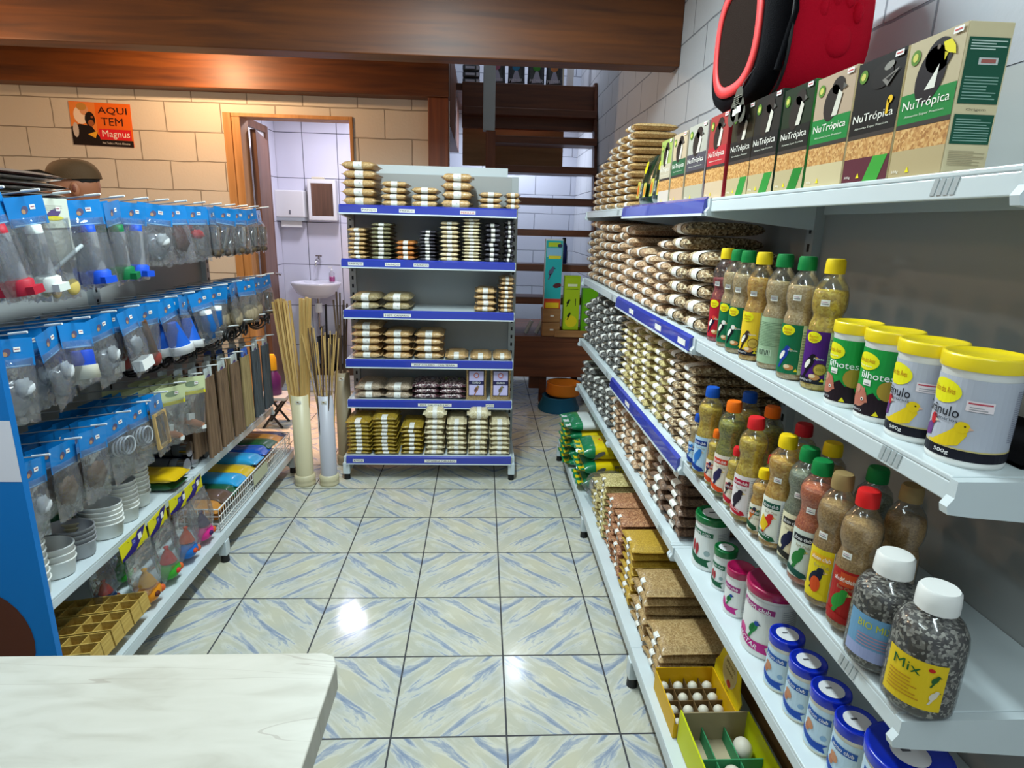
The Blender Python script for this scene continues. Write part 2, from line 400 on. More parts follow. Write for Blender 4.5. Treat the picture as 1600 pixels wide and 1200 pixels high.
# ------------------------------------------------------------------ flat artwork (letters, pictures) laid on a surface
TEXTS = {}
def text2d(txt, bold=0.0):
    key = (txt, bold)
    if key not in TEXTS:
        cu = bpy.data.curves.new('lettering', 'FONT'); cu.body = txt; cu.size = 1.0; cu.offset = bold*0.4 if 'M' not in txt and 'W' not in txt else 0.0; cu.resolution_u = 2
        ob = bpy.data.objects.new('lettering', cu); C.objects.link(ob)
        dg = bpy.context.evaluated_depsgraph_get(); me = bpy.data.meshes.new_from_object(ob.evaluated_get(dg))
        vs = [(v.co.x, v.co.y) for v in me.vertices]; fs = [tuple(p.vertices) for p in me.polygons]
        bpy.data.objects.remove(ob); bpy.data.meshes.remove(me); bpy.data.curves.remove(cu)
        xs = [v[0] for v in vs] or [0]; ys = [v[1] for v in vs] or [0]
        TEXTS[key] = (vs, fs, min(xs), max(xs), min(ys), max(ys))
    return TEXTS[key]
def slab(pts, x0, x1):
    for sgn, lim in ((1, x0), (-1, x1)):
        out = []
        for i in range(len(pts)):
            a, b = pts[i-1], pts[i]; ia, ib = sgn*(a[0]-lim) >= 0, sgn*(b[0]-lim) >= 0
            if ia != ib:
                t = (lim-a[0])/(b[0]-a[0]); out.append((lim, a[1]+t*(b[1]-a[1])))
            if ib: out.append(b)
        pts = out
        if len(pts) < 3: return []
    return pts
class Art:
    def __init__(s): s.items = []
    def poly(s, pts, mat, layer=1): s.items.append((list(pts), [tuple(range(len(pts)))], mat, layer, True)); return s
    def rect(s, x0, x1, y0, y1, mat, layer=1): return s.poly([(x0, y0), (x1, y0), (x1, y1), (x0, y1)], mat, layer)
    def ell(s, cx, cy, rx, ry, mat, layer=2, rot=0, n=18):
        c, d = math.cos(rot), math.sin(rot)
        return s.poly([(cx+rx*math.cos(t)*c-ry*math.sin(t)*d, cy+rx*math.cos(t)*d+ry*math.sin(t)*c) for t in [2*PI*k/n for k in range(n)]], mat, layer)
    def text(s, txt, cx, cy, w, h, mat, layer=3, rot=0, bold=0.0):
        """text scaled into a w x h box centred on cx, cy"""
        vs, fs, x0, x1, y0, y1 = text2d(txt, bold)
        kx = w/max(x1-x0, 1e-6); ky = h/max(y1-y0, 1e-6); c, d = math.cos(rot), math.sin(rot)
        o = []
        for x, y in vs:
            a = (x-(x0+x1)/2)*kx; b = (y-(y0+y1)/2)*ky; o.append((cx+a*c-b*d, cy+a*d+b*c))
        s.items.append((o, fs, mat, layer, False)); return s
    def lines(s, x0, x1, y0, y1, n, mat, layer=2, fill=0.4):
        h = (y1-y0)/n
        for k in range(n):
            e = x1 - (x1-x0)*random.choice((0, 0, 0.1, 0.3))
            s.rect(x0, e, y0+k*h, y0+k*h+h*fill, mat, layer)
        return s
    def bird(s, cx, cy, k, body, head, beak, flip=1, layer=3, wing=None):
        f = flip
        s.ell(cx, cy, 0.30*k, 0.52*k, body, layer, -0.5*f)
        s.poly([(cx-f*0.10*k, cy-0.25*k), (cx-f*0.42*k, cy-1.05*k), (cx-f*0.22*k, cy-1.05*k), (cx+f*0.12*k, cy-0.30*k)], body, layer)
        s.ell(cx+f*0.25*k, cy+0.48*k, 0.21*k, 0.21*k, head, layer+1)
        s.poly([(cx+f*0.40*k, cy+0.56*k), (cx+f*0.64*k, cy+0.44*k), (cx+f*0.40*k, cy+0.38*k)], beak, layer+1)
        if wing: s.ell(cx-f*0.10*k, cy-0.05*k, 0.15*k, 0.38*k, wing, layer+1, -0.45*f)
        return s
    def apply(s, mb, fn, step=None):
        for pts, fs, mat, layer, isp in s.items:
            if step and isp:
                xs = [p[0] for p in pts]; x = min(xs)
                x1 = max(xs); n = max(1, int((x1-x)/step+0.999)); dx = (x1-x)/n
                for k in range(n):
                    q = slab(pts, x+k*dx, x+(k+1)*dx+(1e-7 if k == n-1 else 0))
                    if len(q) >= 3: mb.add([fn(a, b, layer) for a, b in q], [tuple(range(len(q)))], mat)
            else:
                mb.add([fn(a, b, layer) for a, b in pts], fs, mat)
        return mb
def wrap(r, az, z0=0, eps=0.00035):
    """label coordinates (s around, t up) on a cylinder of radius r, centred on azimuth az"""
    return lambda a, b, l: ((r+eps*(l+1))*math.cos(az+a/r), (r+eps*(l+1))*math.sin(az+a/r), z0+b)
def on_x(x, sgn, eps=0.0004, y0=0, z0=0):
    """plane x = const facing sgn*x; a runs to the right as seen from outside"""
    return lambda a, b, l: (x+sgn*eps*(l+1), y0+sgn*a, z0+b)
def on_y(y, sgn, eps=0.0004, x0=0, z0=0):
    return lambda a, b, l: (x0-sgn*a, y+sgn*eps*(l+1), z0+b)
def on_z(z, x0=0, y0=0, eps=0.0004, rot=0):
    c, d = math.cos(rot), math.sin(rot)
    return lambda a, b, l: (x0+a*c-b*d, y0+a*d+b*c, z+eps*(l+1))
# ================================================================== the room
WY = 4.75          # back wall
RX = 0.93          # right wall
struct('floor', MB().box(-3.7, RX+0.1, -1.6, 7.1, -0.1, 0.0, 'floor'))
struct('wall_right', MB().box(RX, RX+0.15, -1.6, 7.05, 0, 3.3, 'blocks_right'))
struct('wall_left', MB().box(-3.85, -3.7, -1.6, WY+0.15, 0, 3.3, 'blocks_back'))
m = MB(); m.box(-3.7, -1.955, WY, WY+0.14, 0, 3.0, 'blocks_back'); m.box(-1.955, -1.045, WY, WY+0.14, 2.215, 3.0, 'blocks_back')
m.box(-1.045, -0.35, WY, WY+0.14, 0, 3.0, 'blocks_back'); struct('wall_back', m)
struct('wall_alcove', MB().box(-0.49, RX, 6.9, 7.05, 0, 4.0, 'blocks_alcove'))
struct('wall_alcove_left', MB().box(-0.60, -0.49, WY+0.14, 6.9, 0, 4.0, 'blocks_alcove'))
struct('wall_right_upper', MB().box(RX, RX+0.15, 3.56, 7.05, 3.3, 4.0, 'blocks_right'))
m = MB(); m.box(-3.7, RX, -1.6, 3.42, 2.80, 2.9, 'ceiling_paint'); struct('ceiling', m)
struct('ceiling_mezzanine', MB().box(-3.7, -0.36, 3.56, WY, 2.62, 2.7, 'beam_wood'))
struct('ceiling_stairwell', MB().box(-0.49, RX, 3.56, 7.05, 4.0, 4.1, 'ceiling_paint'))
# timber of the mezzanine
struct('trim_1', MB().box(-3.7, RX, 3.42, 3.56, 2.325, 2.80, 'beam_wood'), bevel=0.006)
struct('trim_2', MB().box(-3.7, -0.34, 4.60, WY, 2.354, 2.62, 'beam_wood'), bevel=0.006)
struct('trim_3', MB().box(-0.49, -0.345, 4.62, WY-0.002, 0, 2.354, 'post_wood'), bevel=0.005)
struct('trim_4', MB().box(-0.44, -0.345, 4.90, 6.6, 2.20, 2.80, 'stair_wood'), bevel=0.005)
# bathroom behind the doorway
m = MB(); m.box(-2.10, -0.60, 6.27, 6.4, 0, 2.6, 'bath_tiles_x'); struct('wall_bathroom_back', m)
struct('wall_bathroom_left', MB().box(-2.2, -2.10, WY+0.14, 6.4, 0, 2.6, 'bath_tiles_y'))
struct('ceiling_bathroom', MB().box(-2.2, -0.60, WY+0.14, 6.4, 2.6, 2.7, 'ceiling_paint'))
struct('trim_5', MB().box(-1.93, -1.06, 5.24, 5.32, 0, 0.02, 'grey_metal'))
# door 1: the frame in the back wall and its open leaf
d = bpy.data.objects.new('door_1', None); C.objects.link(d); d.location = (-1.5, WY, 0); d['kind'] = 'structure'
f = MB(); L, R_, T = -1.965+1.5, -1.045+1.5, 2.225
f.box(L, L+0.055, -0.02, 0.0, 0, T, 'frame_wood'); f.box(L+0.055, L+0.115, -0.006, 0.15, 0, T-0.02, 'frame_wood')
f.box(R_-0.025, R_, -0.012, 0.15, 0, T, 'frame_wood'); f.box(L+0.055, R_-0.025, -0.012, 0.15, T-0.025, T, 'frame_wood')
f.build('door_frame', d, bevel=0.003)
g = MB(); g.box(-0.02, 0.02, 0, 0.70, 0.01, 2.14, 'door_wood')
lf = g.build('door_leaf', d, (L+0.145, 0.155, 0), 0.002, (0, 0, math.radians(12)))
h = MB(); h.cyl((0.02, 0.62, 1.02), (0.065, 0.62, 1.02), 0.009, mat='chrome'); h.cyl((0.062, 0.63, 1.02), (0.062, 0.52, 1.02), 0.008, mat='chrome')
h.build('door_handle', lf)
d2 = bpy.data.objects.new('door_2', None); C.objects.link(d2); d2.location = (-2.10, 5.6, 0); d2['kind'] = 'structure'
m = MB(); m.box(0, 0.05, -0.34, -0.28, 0, 2.3, 'door_wood'); m.box(0, 0.05, 0.28, 0.34, 0, 2.3, 'door_wood'); m.box(0, 0.05, -0.28, 0.28, 2.24, 2.3, 'door_wood')
m.build('door_frame', d2, bevel=0.003)
m = MB(); m.box(0.002, 0.03, -0.28, 0.28, 0.01, 2.24, 'plastic_white'); m.box(0.03, 0.036, -0.24, -0.2, 0.9, 2.1, 'frame_wood'); m.build('door_leaf', d2)

# wash basin, tap, soap, towel dispenser, mirror cabinet
t = thing('wash_basin', 'white oval wash basin on the tiled bathroom wall', 'sink', (-1.72, 6.02, 0))
pr = [(0.03, 0.745), (0.12, 0.755), (0.19, 0.80), (0.235, 0.875), (0.245, 0.90), (0.235, 0.905), (0.215, 0.895), (0.17, 0.83), (0.05, 0.80), (1e-5, 0.795)]
m = MB().lathe([(1e-5, 0.745)]+pr, 32, (0, 0, 0), 'ceramic', 1.0, 0.82); m.box(-0.15, 0.15, 0.12, 0.245, 0.82, 0.90, 'ceramic'); m.build('basin', t)
m = MB().cyl((0, 0.05, 0.45), (0, 0.05, 0.75), 0.02, mat='chrome'); m.lathe([(0.035, 0), (0.035, 0.09)], 16, (0, 0.05, 0.60), 'plastic_white'); m.tube([(0, 0.05, 0.46), (0, 0.1, 0.42), (0, 0.245, 0.42)], 0.018, 10, 'chrome'); m.build('drain_pipe', t)
t = thing('tap', 'chrome tap on the wall above the white wash basin', 'tap', (-1.73, 6.27, 1.10))
m = MB().tube([(0, -0.003, 0), (0, -0.07, 0.0), (0, -0.13, 0.015), (0, -0.17, -0.01), (0, -0.175, -0.05)], 0.012, 10, 'chrome'); m.build('spout', t)
m = MB().cyl((0, -0.05, 0), (0, -0.05, 0.045), 0.014, mat='chrome'); m.box(-0.03, 0.03, -0.058, -0.042, 0.04, 0.05, 'chrome'); m.build('tap_handle', t)
plain('pink_soap', '#d0409a', 0.2)
t = thing('soap_bottle', 'small clear pump bottle of pink soap on the wash basin', 'bottle', (-1.575, 6.08, 0.905))
m = MB().lathe([(0.026, 0), (0.028, 0.004), (0.028, 0.05)], 16, mat='pink_soap'); m.build('soap', t)
MB().lathe([(0.029, 0), (0.029, 0.085), (0.012, 0.10), (0.012, 0.11)], 16, mat='clear_shell').build('bottle_body', t)
m = MB().lathe([(0.013, 0.11), (0.013, 0.12), (0.004, 0.122), (0.004, 0.14)], 12, mat='plastic_white'); m.box(-0.03, 0.008, -0.006, 0.006, 0.138, 0.146, 'plastic_white'); m.build('pump', t)
t = thing('towel_dispenser', 'white paper towel dispenser on the bathroom wall left of the mirror', 'dispenser', (-1.965, 6.27, 1.48))
m = MB().box(-0.14, 0.14, -0.12, 0, 0.03, 0.285, 'plastic_white'); m.build('case', t, bevel=0.012)
MB().box(-0.135, 0.135, -0.115, 0, 0.0, 0.03, 'grey_metal').build('base_tray', t)
MB().box(-0.008, 0.008, -0.123, -0.119, 0.06, 0.10, 'grey_ink').build('lock', t)
MB().box(-0.10, 0.10, -0.09, -0.085, -0.06, 0.0, 'paper').build('paper_towel', t)
t = thing('mirror_cabinet', 'small white framed mirror cabinet above the wash basin', 'mirror', (-1.655, 6.27, 1.49))
m = MB(); m.box(-0.135, 0.135, -0.09, 0, 0, 0.385, 'plastic_white'); m.build('cabinet', t, bevel=0.008)
m = MB(); 
for x0, x1, z0, z1 in ((-0.135, -0.105, 0, 0.385), (0.105, 0.135, 0, 0.385), (-0.105, 0.105, 0, 0.04), (-0.105, 0.105, 0.345, 0.385)): m.box(x0, x1, -0.105, -0.0895, z0, z1, 'plastic_white')
m.build('frame', t, bevel=0.004)
MB().box(-0.105, 0.105, -0.095, -0.0895, 0.04, 0.345, 'mirror').build('mirror_glass', t)
t = thing('shelf_block', 'light soap block lying on top of the mirror cabinet', 'soap', (-1.69, 6.20, 1.876))
MB().box(-0.06, 0.06, -0.025, 0.025, 0, 0.018, 'pvc_cream').build('soap_bar', t, bevel=0.006)
# folded brooms / chair seen under the basin
for k, (x, lb) in enumerate(((-1.62, 'dark broom handle leaning under the basin, left one of the pair'), (-1.45, 'dark broom handle leaning beside the basin, right one of the pair'))):
    t = thing('broom', lb, 'broom', (x, 5.9, 0))
    MB().cyl((0, 0, 0.1), (0.01, 0.02, 0.70), 0.011, mat='black').build('handle', t)
    m = MB().box(-0.10, 0.10, -0.02, 0.02, 0.07, 0.11, 'black'); m.box(-0.10, 0.10, -0.025, 0.025, 0.0, 0.07, 'stick_dark'); m.build('brush_head', t)
t = thing('waste_bin', 'dark waste bin on the floor under the wash basin', 'bin', (-1.63, 6.1, 0))
MB().lathe([(0.10, 0), (0.13, 0.34), (0.135, 0.345), (0.125, 0.345), (0.095, 0.02), (1e-5, 0.02)], 20, mat='black').build('bin_body', t)
plain('purple_plastic', '#5a1f5e', 0.35)
t = thing('cleaner_bottle', 'purple cleaning bottle with yellow cap just inside the doorway', 'bottle', (-1.62, 4.35, 0.24))
MB().lathe([(0.05, 0), (0.055, 0.01), (0.055, 0.13), (0.028, 0.18), (0.025, 0.19)], 18, mat='purple_plastic').build('bottle_body', t)
MB().lathe([(0.032, 0.185), (0.032, 0.27), (0.02, 0.30)], 14, mat='#d8a020').build('cap', t)
t = thing('step_stool', 'small dark folding stool under the purple cleaning bottle', 'stool', (-1.62, 4.35, 0))
MB().box(-0.11, 0.11, -0.10, 0.10, 0.215, 0.24, 'grey_metal').build('seat', t, bevel=0.004)
for sx in (-1, 1):
    for sy in (-1, 1): MB().cyl((sx*0.09, sy*0.08, 0.22), (-sx*0.07, sy*0.08, 0.0), 0.009, mat='black').build('leg', t)

# poster on the back wall
W, H = 0.42, 0.288
t = MB().box(0, W, -0.004, 0, 0, H, '#e86a1c').build('poster_sheet')
ps = thing('poster', 'orange AQUI TEM poster with a woman and dog on block wall', 'poster', (-3.034, WY-0.001, 1.975), 0, None, (0, math.radians(1.2), 0)); t.parent = ps
a = Art()
a.rect(0, W*0.42, 0, H*0.99, '#e8863c', 0); a.ell(0.075, 0.20, 0.05, 0.06, '#f0d8c0', 1); a.ell(0.10, 0.235, 0.03, 0.035, '#d89a70', 2); a.ell(0.085, 0.255, 0.035, 0.025, '#c08a40', 3)
a.poly([(0, 0), (0.20, 0), (0.19, 0.06), (0.14, 0.13), (0.06, 0.14), (0, 0.12)], '#1c1210', 2); a.ell(0.135, 0.175, 0.035, 0.05, '#1c1210', 3); a.ell(0.14, 0.15, 0.02, 0.022, '#a05a30', 4); a.ell(0.15, 0.19, 0.008, 0.008, '#a05a30', 4)
a.poly([(0.11, 0.075), (0.18, 0.10), (0.16, 0.05)], '#e8a82c', 4); a.ell(0.03, 0.10, 0.02, 0.05, '#c8bcb0', 3)
a.text('AQUI', 0.295, 0.235, 0.20, 0.052, '#2c1410', 3, 0, 0.012); a.text('TEM', 0.285, 0.165, 0.15, 0.052, '#2c1410', 3, 0, 0.012)
a.rect(0.19, W-0.01, 0.045, 0.115, '#d8202c', 2); a.text('Magnus', 0.305, 0.078, 0.19, 0.058, '#f4ece0', 4, 0, 0.015)
a.rect(0.17, W, 0.0, 0.043, '#1c1210', 1); a.text('Nos Todos o Mundo Alimenta', 0.30, 0.022, 0.19, 0.014, '#e0d8cc', 4)
m = MB(); a.apply(m, on_y(-0.004, -1)); m.build('picture', t)

# ------------------------------------------------------------------ stairs in the alcove
st = thing('staircase', 'dark wooden open-tread staircase climbing in the alcove behind the shelves', 'stairs', (0, 0, 0))
for z, y, x0, x1 in ((2.50, 5.75, -0.28, 0.915), (2.257, 5.65, -0.04, 0.915), (2.004, 5.55, -0.04, 0.91), (1.734, 5.47, -0.04, 0.915), (1.464, 5.38, -0.3, 0.91), (1.17, 5.30, -0.3, 0.91), (0.895, 5.20, -0.3, 0.91)):
    m = MB()
    if z < 1.6 and z > 1.3:   # waney front edge
        pts = [(x0, y+0.26)] + [(x0+(x1-x0)*k/10, y+0.05*math.cos(PI*1.6*k/10)) for k in range(11)] + [(x1, y+0.26)]
        m.prism(pts, lambda a, b, s, z=z: (a, b, z-0.055+0.055*s), 'stair_wood'); 
    else: m.box(x0, x1, y, y+0.26, z-0.06, z, 'stair_wood')
    m.build('tread', st, bevel=0.004)
MB().box(-0.29, 0.925, 5.86, 5.92, 2.34, 2.72, 'stair_wood').build('top_riser', st, bevel=0.004)
MB().box(-0.29, 0.66, 6.02, 6.05, 2.03, 2.36, 'stair_light').build('back_board', st, bevel=0.003)
m = MB()
for k in range(1): m.prism([(5.86, 2.75), (5.96, 2.75), (5.36, 0.605), (5.24, 0.605)], lambda a, b, s: (0.90+0.025*s, a, b), 'stair_wood')
m.build('stringer', st)
MB().box(-0.10, -0.002, 5.24, 5.34, 2.237, 2.80, 'grey_metal').build('post_sleeve', st, bevel=0.004)
MB().box(-0.075, 0.005, 5.25, 5.33, 0.605, 2.237, 'post_wood').build('newel_post', st, bevel=0.004)
ld = thing('stair_landing', 'brown wooden landing box on short legs at the foot of stairs', 'landing', (0, 0, 0))
m = MB(); m.box(-0.30, 0.91, 4.95, 5.0, 0.245, 0.555, 'stair_wood'); m.build('front_panel', ld, bevel=0.004)
MB().box(-0.30, 0.91, 4.94, 5.9, 0.555, 0.60, 'stair_wood').build('top_board', ld, bevel=0.004)
for x, y in ((0.45, 5.03), (-0.2, 5.03), (0.85, 5.03), (-0.2, 5.8), (0.85, 5.8)): MB().box(x-0.03, x+0.03, y, y+0.06, 0, 0.555, 'stair_wood').build('leg', ld)
MB().box(0.33, 0.42, 5.04, 5.1, 0.12, 0.245, 'stair_wood').build('brace', ld)
struct('ceiling_upper_floor', MB().box(-0.49, RX, 5.93, 6.9, 2.66, 2.72, 'stair_wood'))
struct('trim_6', MB().box(0.70, 0.76, 6.25, 6.31, 2.72, 3.3, 'plastic_white'))
struct('trim_7', MB().box(0.64, 0.665, 6.25, 6.31, 2.72, 3.3, 'pvc_cream'))
seed_mat('pouch_dark', '#08080a', '#141418', '#26262e', 20, 0.9)
def pouch_mesh(wd, h, dp, mat, n=9):
    m = MB(); vs = []; nz = 10
    for i in range(nz+1):
        t = i/nz; th = dp/2*(1-t**2.2)*min(1, 0.5+t*4) + 0.001; ww = wd/2*(1.0-0.05*math.sin(PI*t))
        for k in range(16):
            a = 2*PI*k/16; vs.append((ww*math.copysign(abs(math.cos(a))**0.6, math.cos(a)), th*math.copysign(abs(math.sin(a))**0.8, math.sin(a)), h*t))
    m.add(vs, [(i*16+k, i*16+(k+1) % 16, (i+1)*16+(k+1) % 16, (i+1)*16+k) for i in range(nz) for k in range(16)], mat, True)
    m.add(vs[:16], [tuple(range(15, -1, -1))], mat); m.add(vs[-16:], [tuple(range(16))], mat)
    return m
UP = ['pinkish', 'blue', 'green', 'orange']
for k, (x, c) in enumerate(((0.02, '#b86a80'), (0.20, '#3a86b0'), (0.38, '#4c9a3c'), (0.55, '#d88a50'))):
    t = thing('feed_pouch', f'black feed pouch with {UP[k]} picture standing at the stair top', 'bag', (x, 6.02, 2.722), random.uniform(-.2, .2), 'black pouches at the stair top')
    b = pouch_mesh(0.16, 0.30, 0.07, 'pouch_dark').build('pouch', t)
    a = Art(); a.poly([(-0.045, 0.03), (0.045, 0.04), (0.015, 0.13), (-0.01, 0.13)], '#b8b8cc', 1); a.text('PREMIER', 0, 0.05, 0.12, 0.026, '#e8e8f0', 3, 0, 0.02)
    a.ell(0, 0.16, 0.035, 0.03, c, 2); m = MB(); a.apply(m, on_y(-0.038, -1)); m.build('front_print', b)
for k in range(3):
    t = thing('feed_pack', f'dark pack with white band lying at stair top, {ORD[k]} of its pile', 'bag', (-0.21, 6.02, 2.722+0.055*k), 0, 'packs in the pile at the stair top')
    MB().box(-0.08, 0.075, -0.06, 0.06, 0, 0.052, 'pouch_dark').build('pack', t, bevel=0.012)
    m = MB(); Art().rect(-0.055, 0.03, 0.018, 0.038, '#d0d0da').rect(0.045, 0.068, 0.01, 0.042, '#d0d0da').apply(m, on_y(-0.0605, -1)); m.build('label', t)

# ------------------------------------------------------------------ things on the landing and around its foot
def box_thing(name, label, cat, loc, sz, mat, arts=(), rz=0, rot=None, group=None, bevel=0.0015):
    """a carton: sz = (x, y, z), origin at the base's centre; arts = [(face, Art)]"""
    t = thing(name, label, cat, loc, rz, group, rot)
    b = MB().box(-sz[0]/2, sz[0]/2, -sz[1]/2, sz[1]/2, 0, sz[2], mat).build('carton', t, bevel=bevel)
    for face, a, pn in arts:
        m = MB(); fn = {'-y': on_y(-sz[1]/2, -1), '-x': on_x(-sz[0]/2, -1), '+x': on_x(sz[0]/2, 1), '+z': on_z(sz[2])}[face]
        a.apply(m, fn); m.build(pn, b)
    return t
a = Art(); a.rect(-0.068, 0.068, 0.02, 0.49, '#2cb0b4', 0); a.rect(-0.05, 0.05, 0.44, 0.475, '#b8d030', 2); a.rect(-0.06, 0.06, 0.36, 0.43, '#8cc4e0', 1); a.rect(-0.045, 0.055, 0.345, 0.37, '#e0d840', 2)
a.bird(-0.02, 0.24, 0.06, '#5a5c78', '#5a5c78', '#2c2c38', 1); a.ell(0.035, 0.13, 0.035, 0.02, '#5a2a30', 2, 0.2); a.ell(0.045, 0.45, 0.02, 0.015, '#3c3c58', 3)
a.rect(-0.068, 0.068, 0.0, 0.02, '#c83c28', 1); a.rect(-0.055, 0.055, -0.055, -0.012, '#e8c828', 2); a.rect(-0.068, 0.068, -0.06, 0.0, '#d05a28', 1)
a.items = [(([(x, y+0.06) for x, y in p]), f_, mt, ly, i_) for p, f_, mt, ly, i_ in a.items]
box_thing('cage_carton', 'tall turquoise bird feeder box with yellow base standing on brown packages', 'box', (0.492, 4.99, 0.835), (0.14, 0.09, 0.56), '#d8dcd8', [('-y', a, 'front_print')])
for k in range(2):
    box_thing('brown_package', f'brown wrapped package under the turquoise box, {("lower", "upper")[k]} of two', 'package', (0.49, 5.0, 0.602+0.1165*k), (0.15, 0.14, 0.115), 'stair_light',
              [('-y', Art().rect(-0.01, 0.02, 0.05, 0.064, 'paper'), 'sticker')], bevel=0.008)
a = Art(); a.rect(-0.062, 0.062, 0.02, 0.43, '#a8c820', 0); a.rect(-0.04, 0.04, 0.36, 0.38, '#e0e8c0', 1); a.rect(-0.05, 0.05, 0.335, 0.34, '#3c5a18', 1)
a.bird(-0.03, 0.23, 0.035, '#1c2818', '#1c2818', '#1c2818'); a.rect(0.03, 0.035, 0.20, 0.26, '#1c2818', 2); a.bird(-0.02, 0.12, 0.035, '#1c2818', '#1c2818', '#1c2818'); a.ell(0, 0.07, 0.05, 0.05, '#e0d020', 1)
box_thing('nest_carton', 'yellow-green bird product box in front of its plain green neighbour', 'box', (0.655, 4.985, 0.66), (0.13, 0.08, 0.445), '#a0c018', [('-y', a, 'front_print')])
box_thing('nest_carton', 'plain bright green box standing right of the yellow-green one', 'box', (0.815, 5.02, 0.64), (0.13, 0.08, 0.36), '#6cb812', [('-y', Art().rect(-0.05, 0.05, 0.20, 0.24, '#8cc83c', 0), 'front_print')])
t = thing('wooden_crate', 'low open wooden crate on the landing under the green boxes', 'crate', (0.69, 5.0, 0.602))
m = MB(); m.box(-0.16, 0.22, -0.08, 0.12, 0, 0.012, 'stair_light'); m.build('base', t)
for x0, x1, y0, y1 in ((-0.16, 0.22, -0.09, -0.08), (-0.16, 0.22, 0.12, 0.13), (-0.17, -0.16, -0.09, 0.13), (0.22, 0.23, -0.09, 0.13)): MB().box(x0, x1, y0, y1, 0, 0.055, 'stair_light').build('side_board', t)
t = thing('spray_can', 'dark blue spray can on a stair tread behind the turquoise box', 'can', (0.63, 5.40, 1.175))
MB().lathe([(0.028, 0), (0.03, 0.01), (0.03, 0.15), (0.018, 0.18)], 16, mat='#14205c').build('can_body', t); MB().lathe([(0.016, 0.18), (0.016, 0.22), (0.01, 0.225)], 12, mat='black').build('cap', t)
for k in range(2):
    t = thing('metal_tube', f'short grey tube propped on landing, {("left", "right")[k]} of the two', 'tube', (0.28+0.09*k, 5.03, 0.60), 0, None, (0, math.radians(25), 0))
    MB().cyl((0, 0, 0.012), (0, 0, 0.13), 0.018, mat='grey_metal').build('tube_body', t)
t = thing('dog_bowl', 'teal plastic bowl on the floor under the stair landing', 'bowl', (0.57, 4.83, 0))
MB().lathe([(0.17, 0), (0.175, 0.02), (0.135, 0.11), (0.145, 0.12), (0.12, 0.12), (0.105, 0.03), (1e-5, 0.03)], 28, mat='#14506c').build('bowl', t)
t = thing('dog_bowl', 'orange plastic bowl on top of the teal bowl', 'bowl', (0.61, 4.86, 0.122))
MB().lathe([(0.13, 0), (0.15, 0.02), (0.14, 0.10), (0.145, 0.105), (0.125, 0.105), (0.11, 0.02), (1e-5, 0.02)], 28, mat='#c8701c').build('bowl', t)

# ------------------------------------------------------------------ man behind the left shelf
sb = bpy.data.objects.new('person', None); C.objects.link(sb); sb.location = (-1.93, 2.95, 0.0); sb.rotation_euler = (0, 0, math.radians(207))
tag(sb, 'person in dark cap and blue shirt standing behind the hanging packs, looking down', 'person')
def skinned(name, pts, edges, radii, mat, parent, sub=2, root=0):
    me = bpy.data.meshes.new(name); me.from_pydata(pts, edges, []); me.materials.append(M(mat))
    o = bpy.data.objects.new(name, me); C.objects.link(o); o.parent = parent
    sk = o.modifiers.new('skin', 'SKIN'); sk.use_smooth_shade = True
    me.skin_vertices.new() if not me.skin_vertices else None
    for i, r in enumerate(radii): me.skin_vertices[0].data[i].radius = r if isinstance(r, tuple) else (r, r)
    me.skin_vertices[0].data[root].use_root = True
    s = o.modifiers.new('sub', 'SUBSURF'); s.levels = sub; s.render_levels = sub
    return o
# local +x is where he faces
P = [(0, 0, 0.95), (0, 0, 1.10), (0, 0, 1.28), (-0.01, 0, 1.40), (0.0, 0, 1.47),
     (0, 0.13, 1.40), (0.02, 0.20, 1.35), (0.04, 0.23, 1.08), (0.22, 0.19, 0.98), (0.28, 0.18, 0.97),
     (0, -0.13, 1.40), (0.02, -0.20, 1.35), (0.04, -0.23, 1.08), (0.22, -0.19, 0.98), (0.28, -0.18, 0.97),
     (0, 0.09, 0.88), (0.02, 0.10, 0.50), (0, 0.10, 0.09), (0.13, 0.11, 0.04),
     (0, -0.09, 0.88), (0.02, -0.10, 0.50), (0, -0.10, 0.09), (0.13, -0.11, 0.04)]
E_ = [(0, 1), (1, 2), (2, 3), (3, 4), (3, 5), (5, 6), (6, 7), (7, 8), (8, 9), (3, 10), (10, 11), (11, 12), (12, 13), (13, 14), (0, 15), (15, 16), (16, 17), (17, 18), (0, 19), (19, 20), (20, 21), (21, 22)]
Rr = [(0.13, 0.15), (0.12, 0.13), (0.12, 0.15), (0.08, 0.09), 0.052, 0.07, 0.058, 0.042, 0.03, 0.03, 0.07, 0.058, 0.042, 0.03, 0.03, 0.085, 0.06, 0.045, 0.035, 0.085, 0.06, 0.045, 0.035]
body = skinned('body', P, E_, Rr, 'skin', sb)
sh = skinned('shirt', P[:4]+[P[5], P[6], (0.035, 0.22, 1.16), P[10], P[11], (0.035, -0.22, 1.16)], [(0, 1), (1, 2), (2, 3), (3, 4), (4, 5), (5, 6), (3, 7), (7, 8), (8, 9)],
        [(0.145, 0.165), (0.135, 0.15), (0.135, 0.165), (0.095, 0.105), 0.08, 0.07, 0.06, 0.08, 0.07, 0.06], 'shirt', sb)
skinned('trousers', [P[0], P[15], P[16], (0, 0.10, 0.12), P[19], P[20], (0, -0.10, 0.12)], [(0, 1), (1, 2), (2, 3), (0, 4), (4, 5), (5, 6)], [(0.14, 0.16), 0.098, 0.075, 0.06, 0.098, 0.075, 0.06], 'trousers', sb)
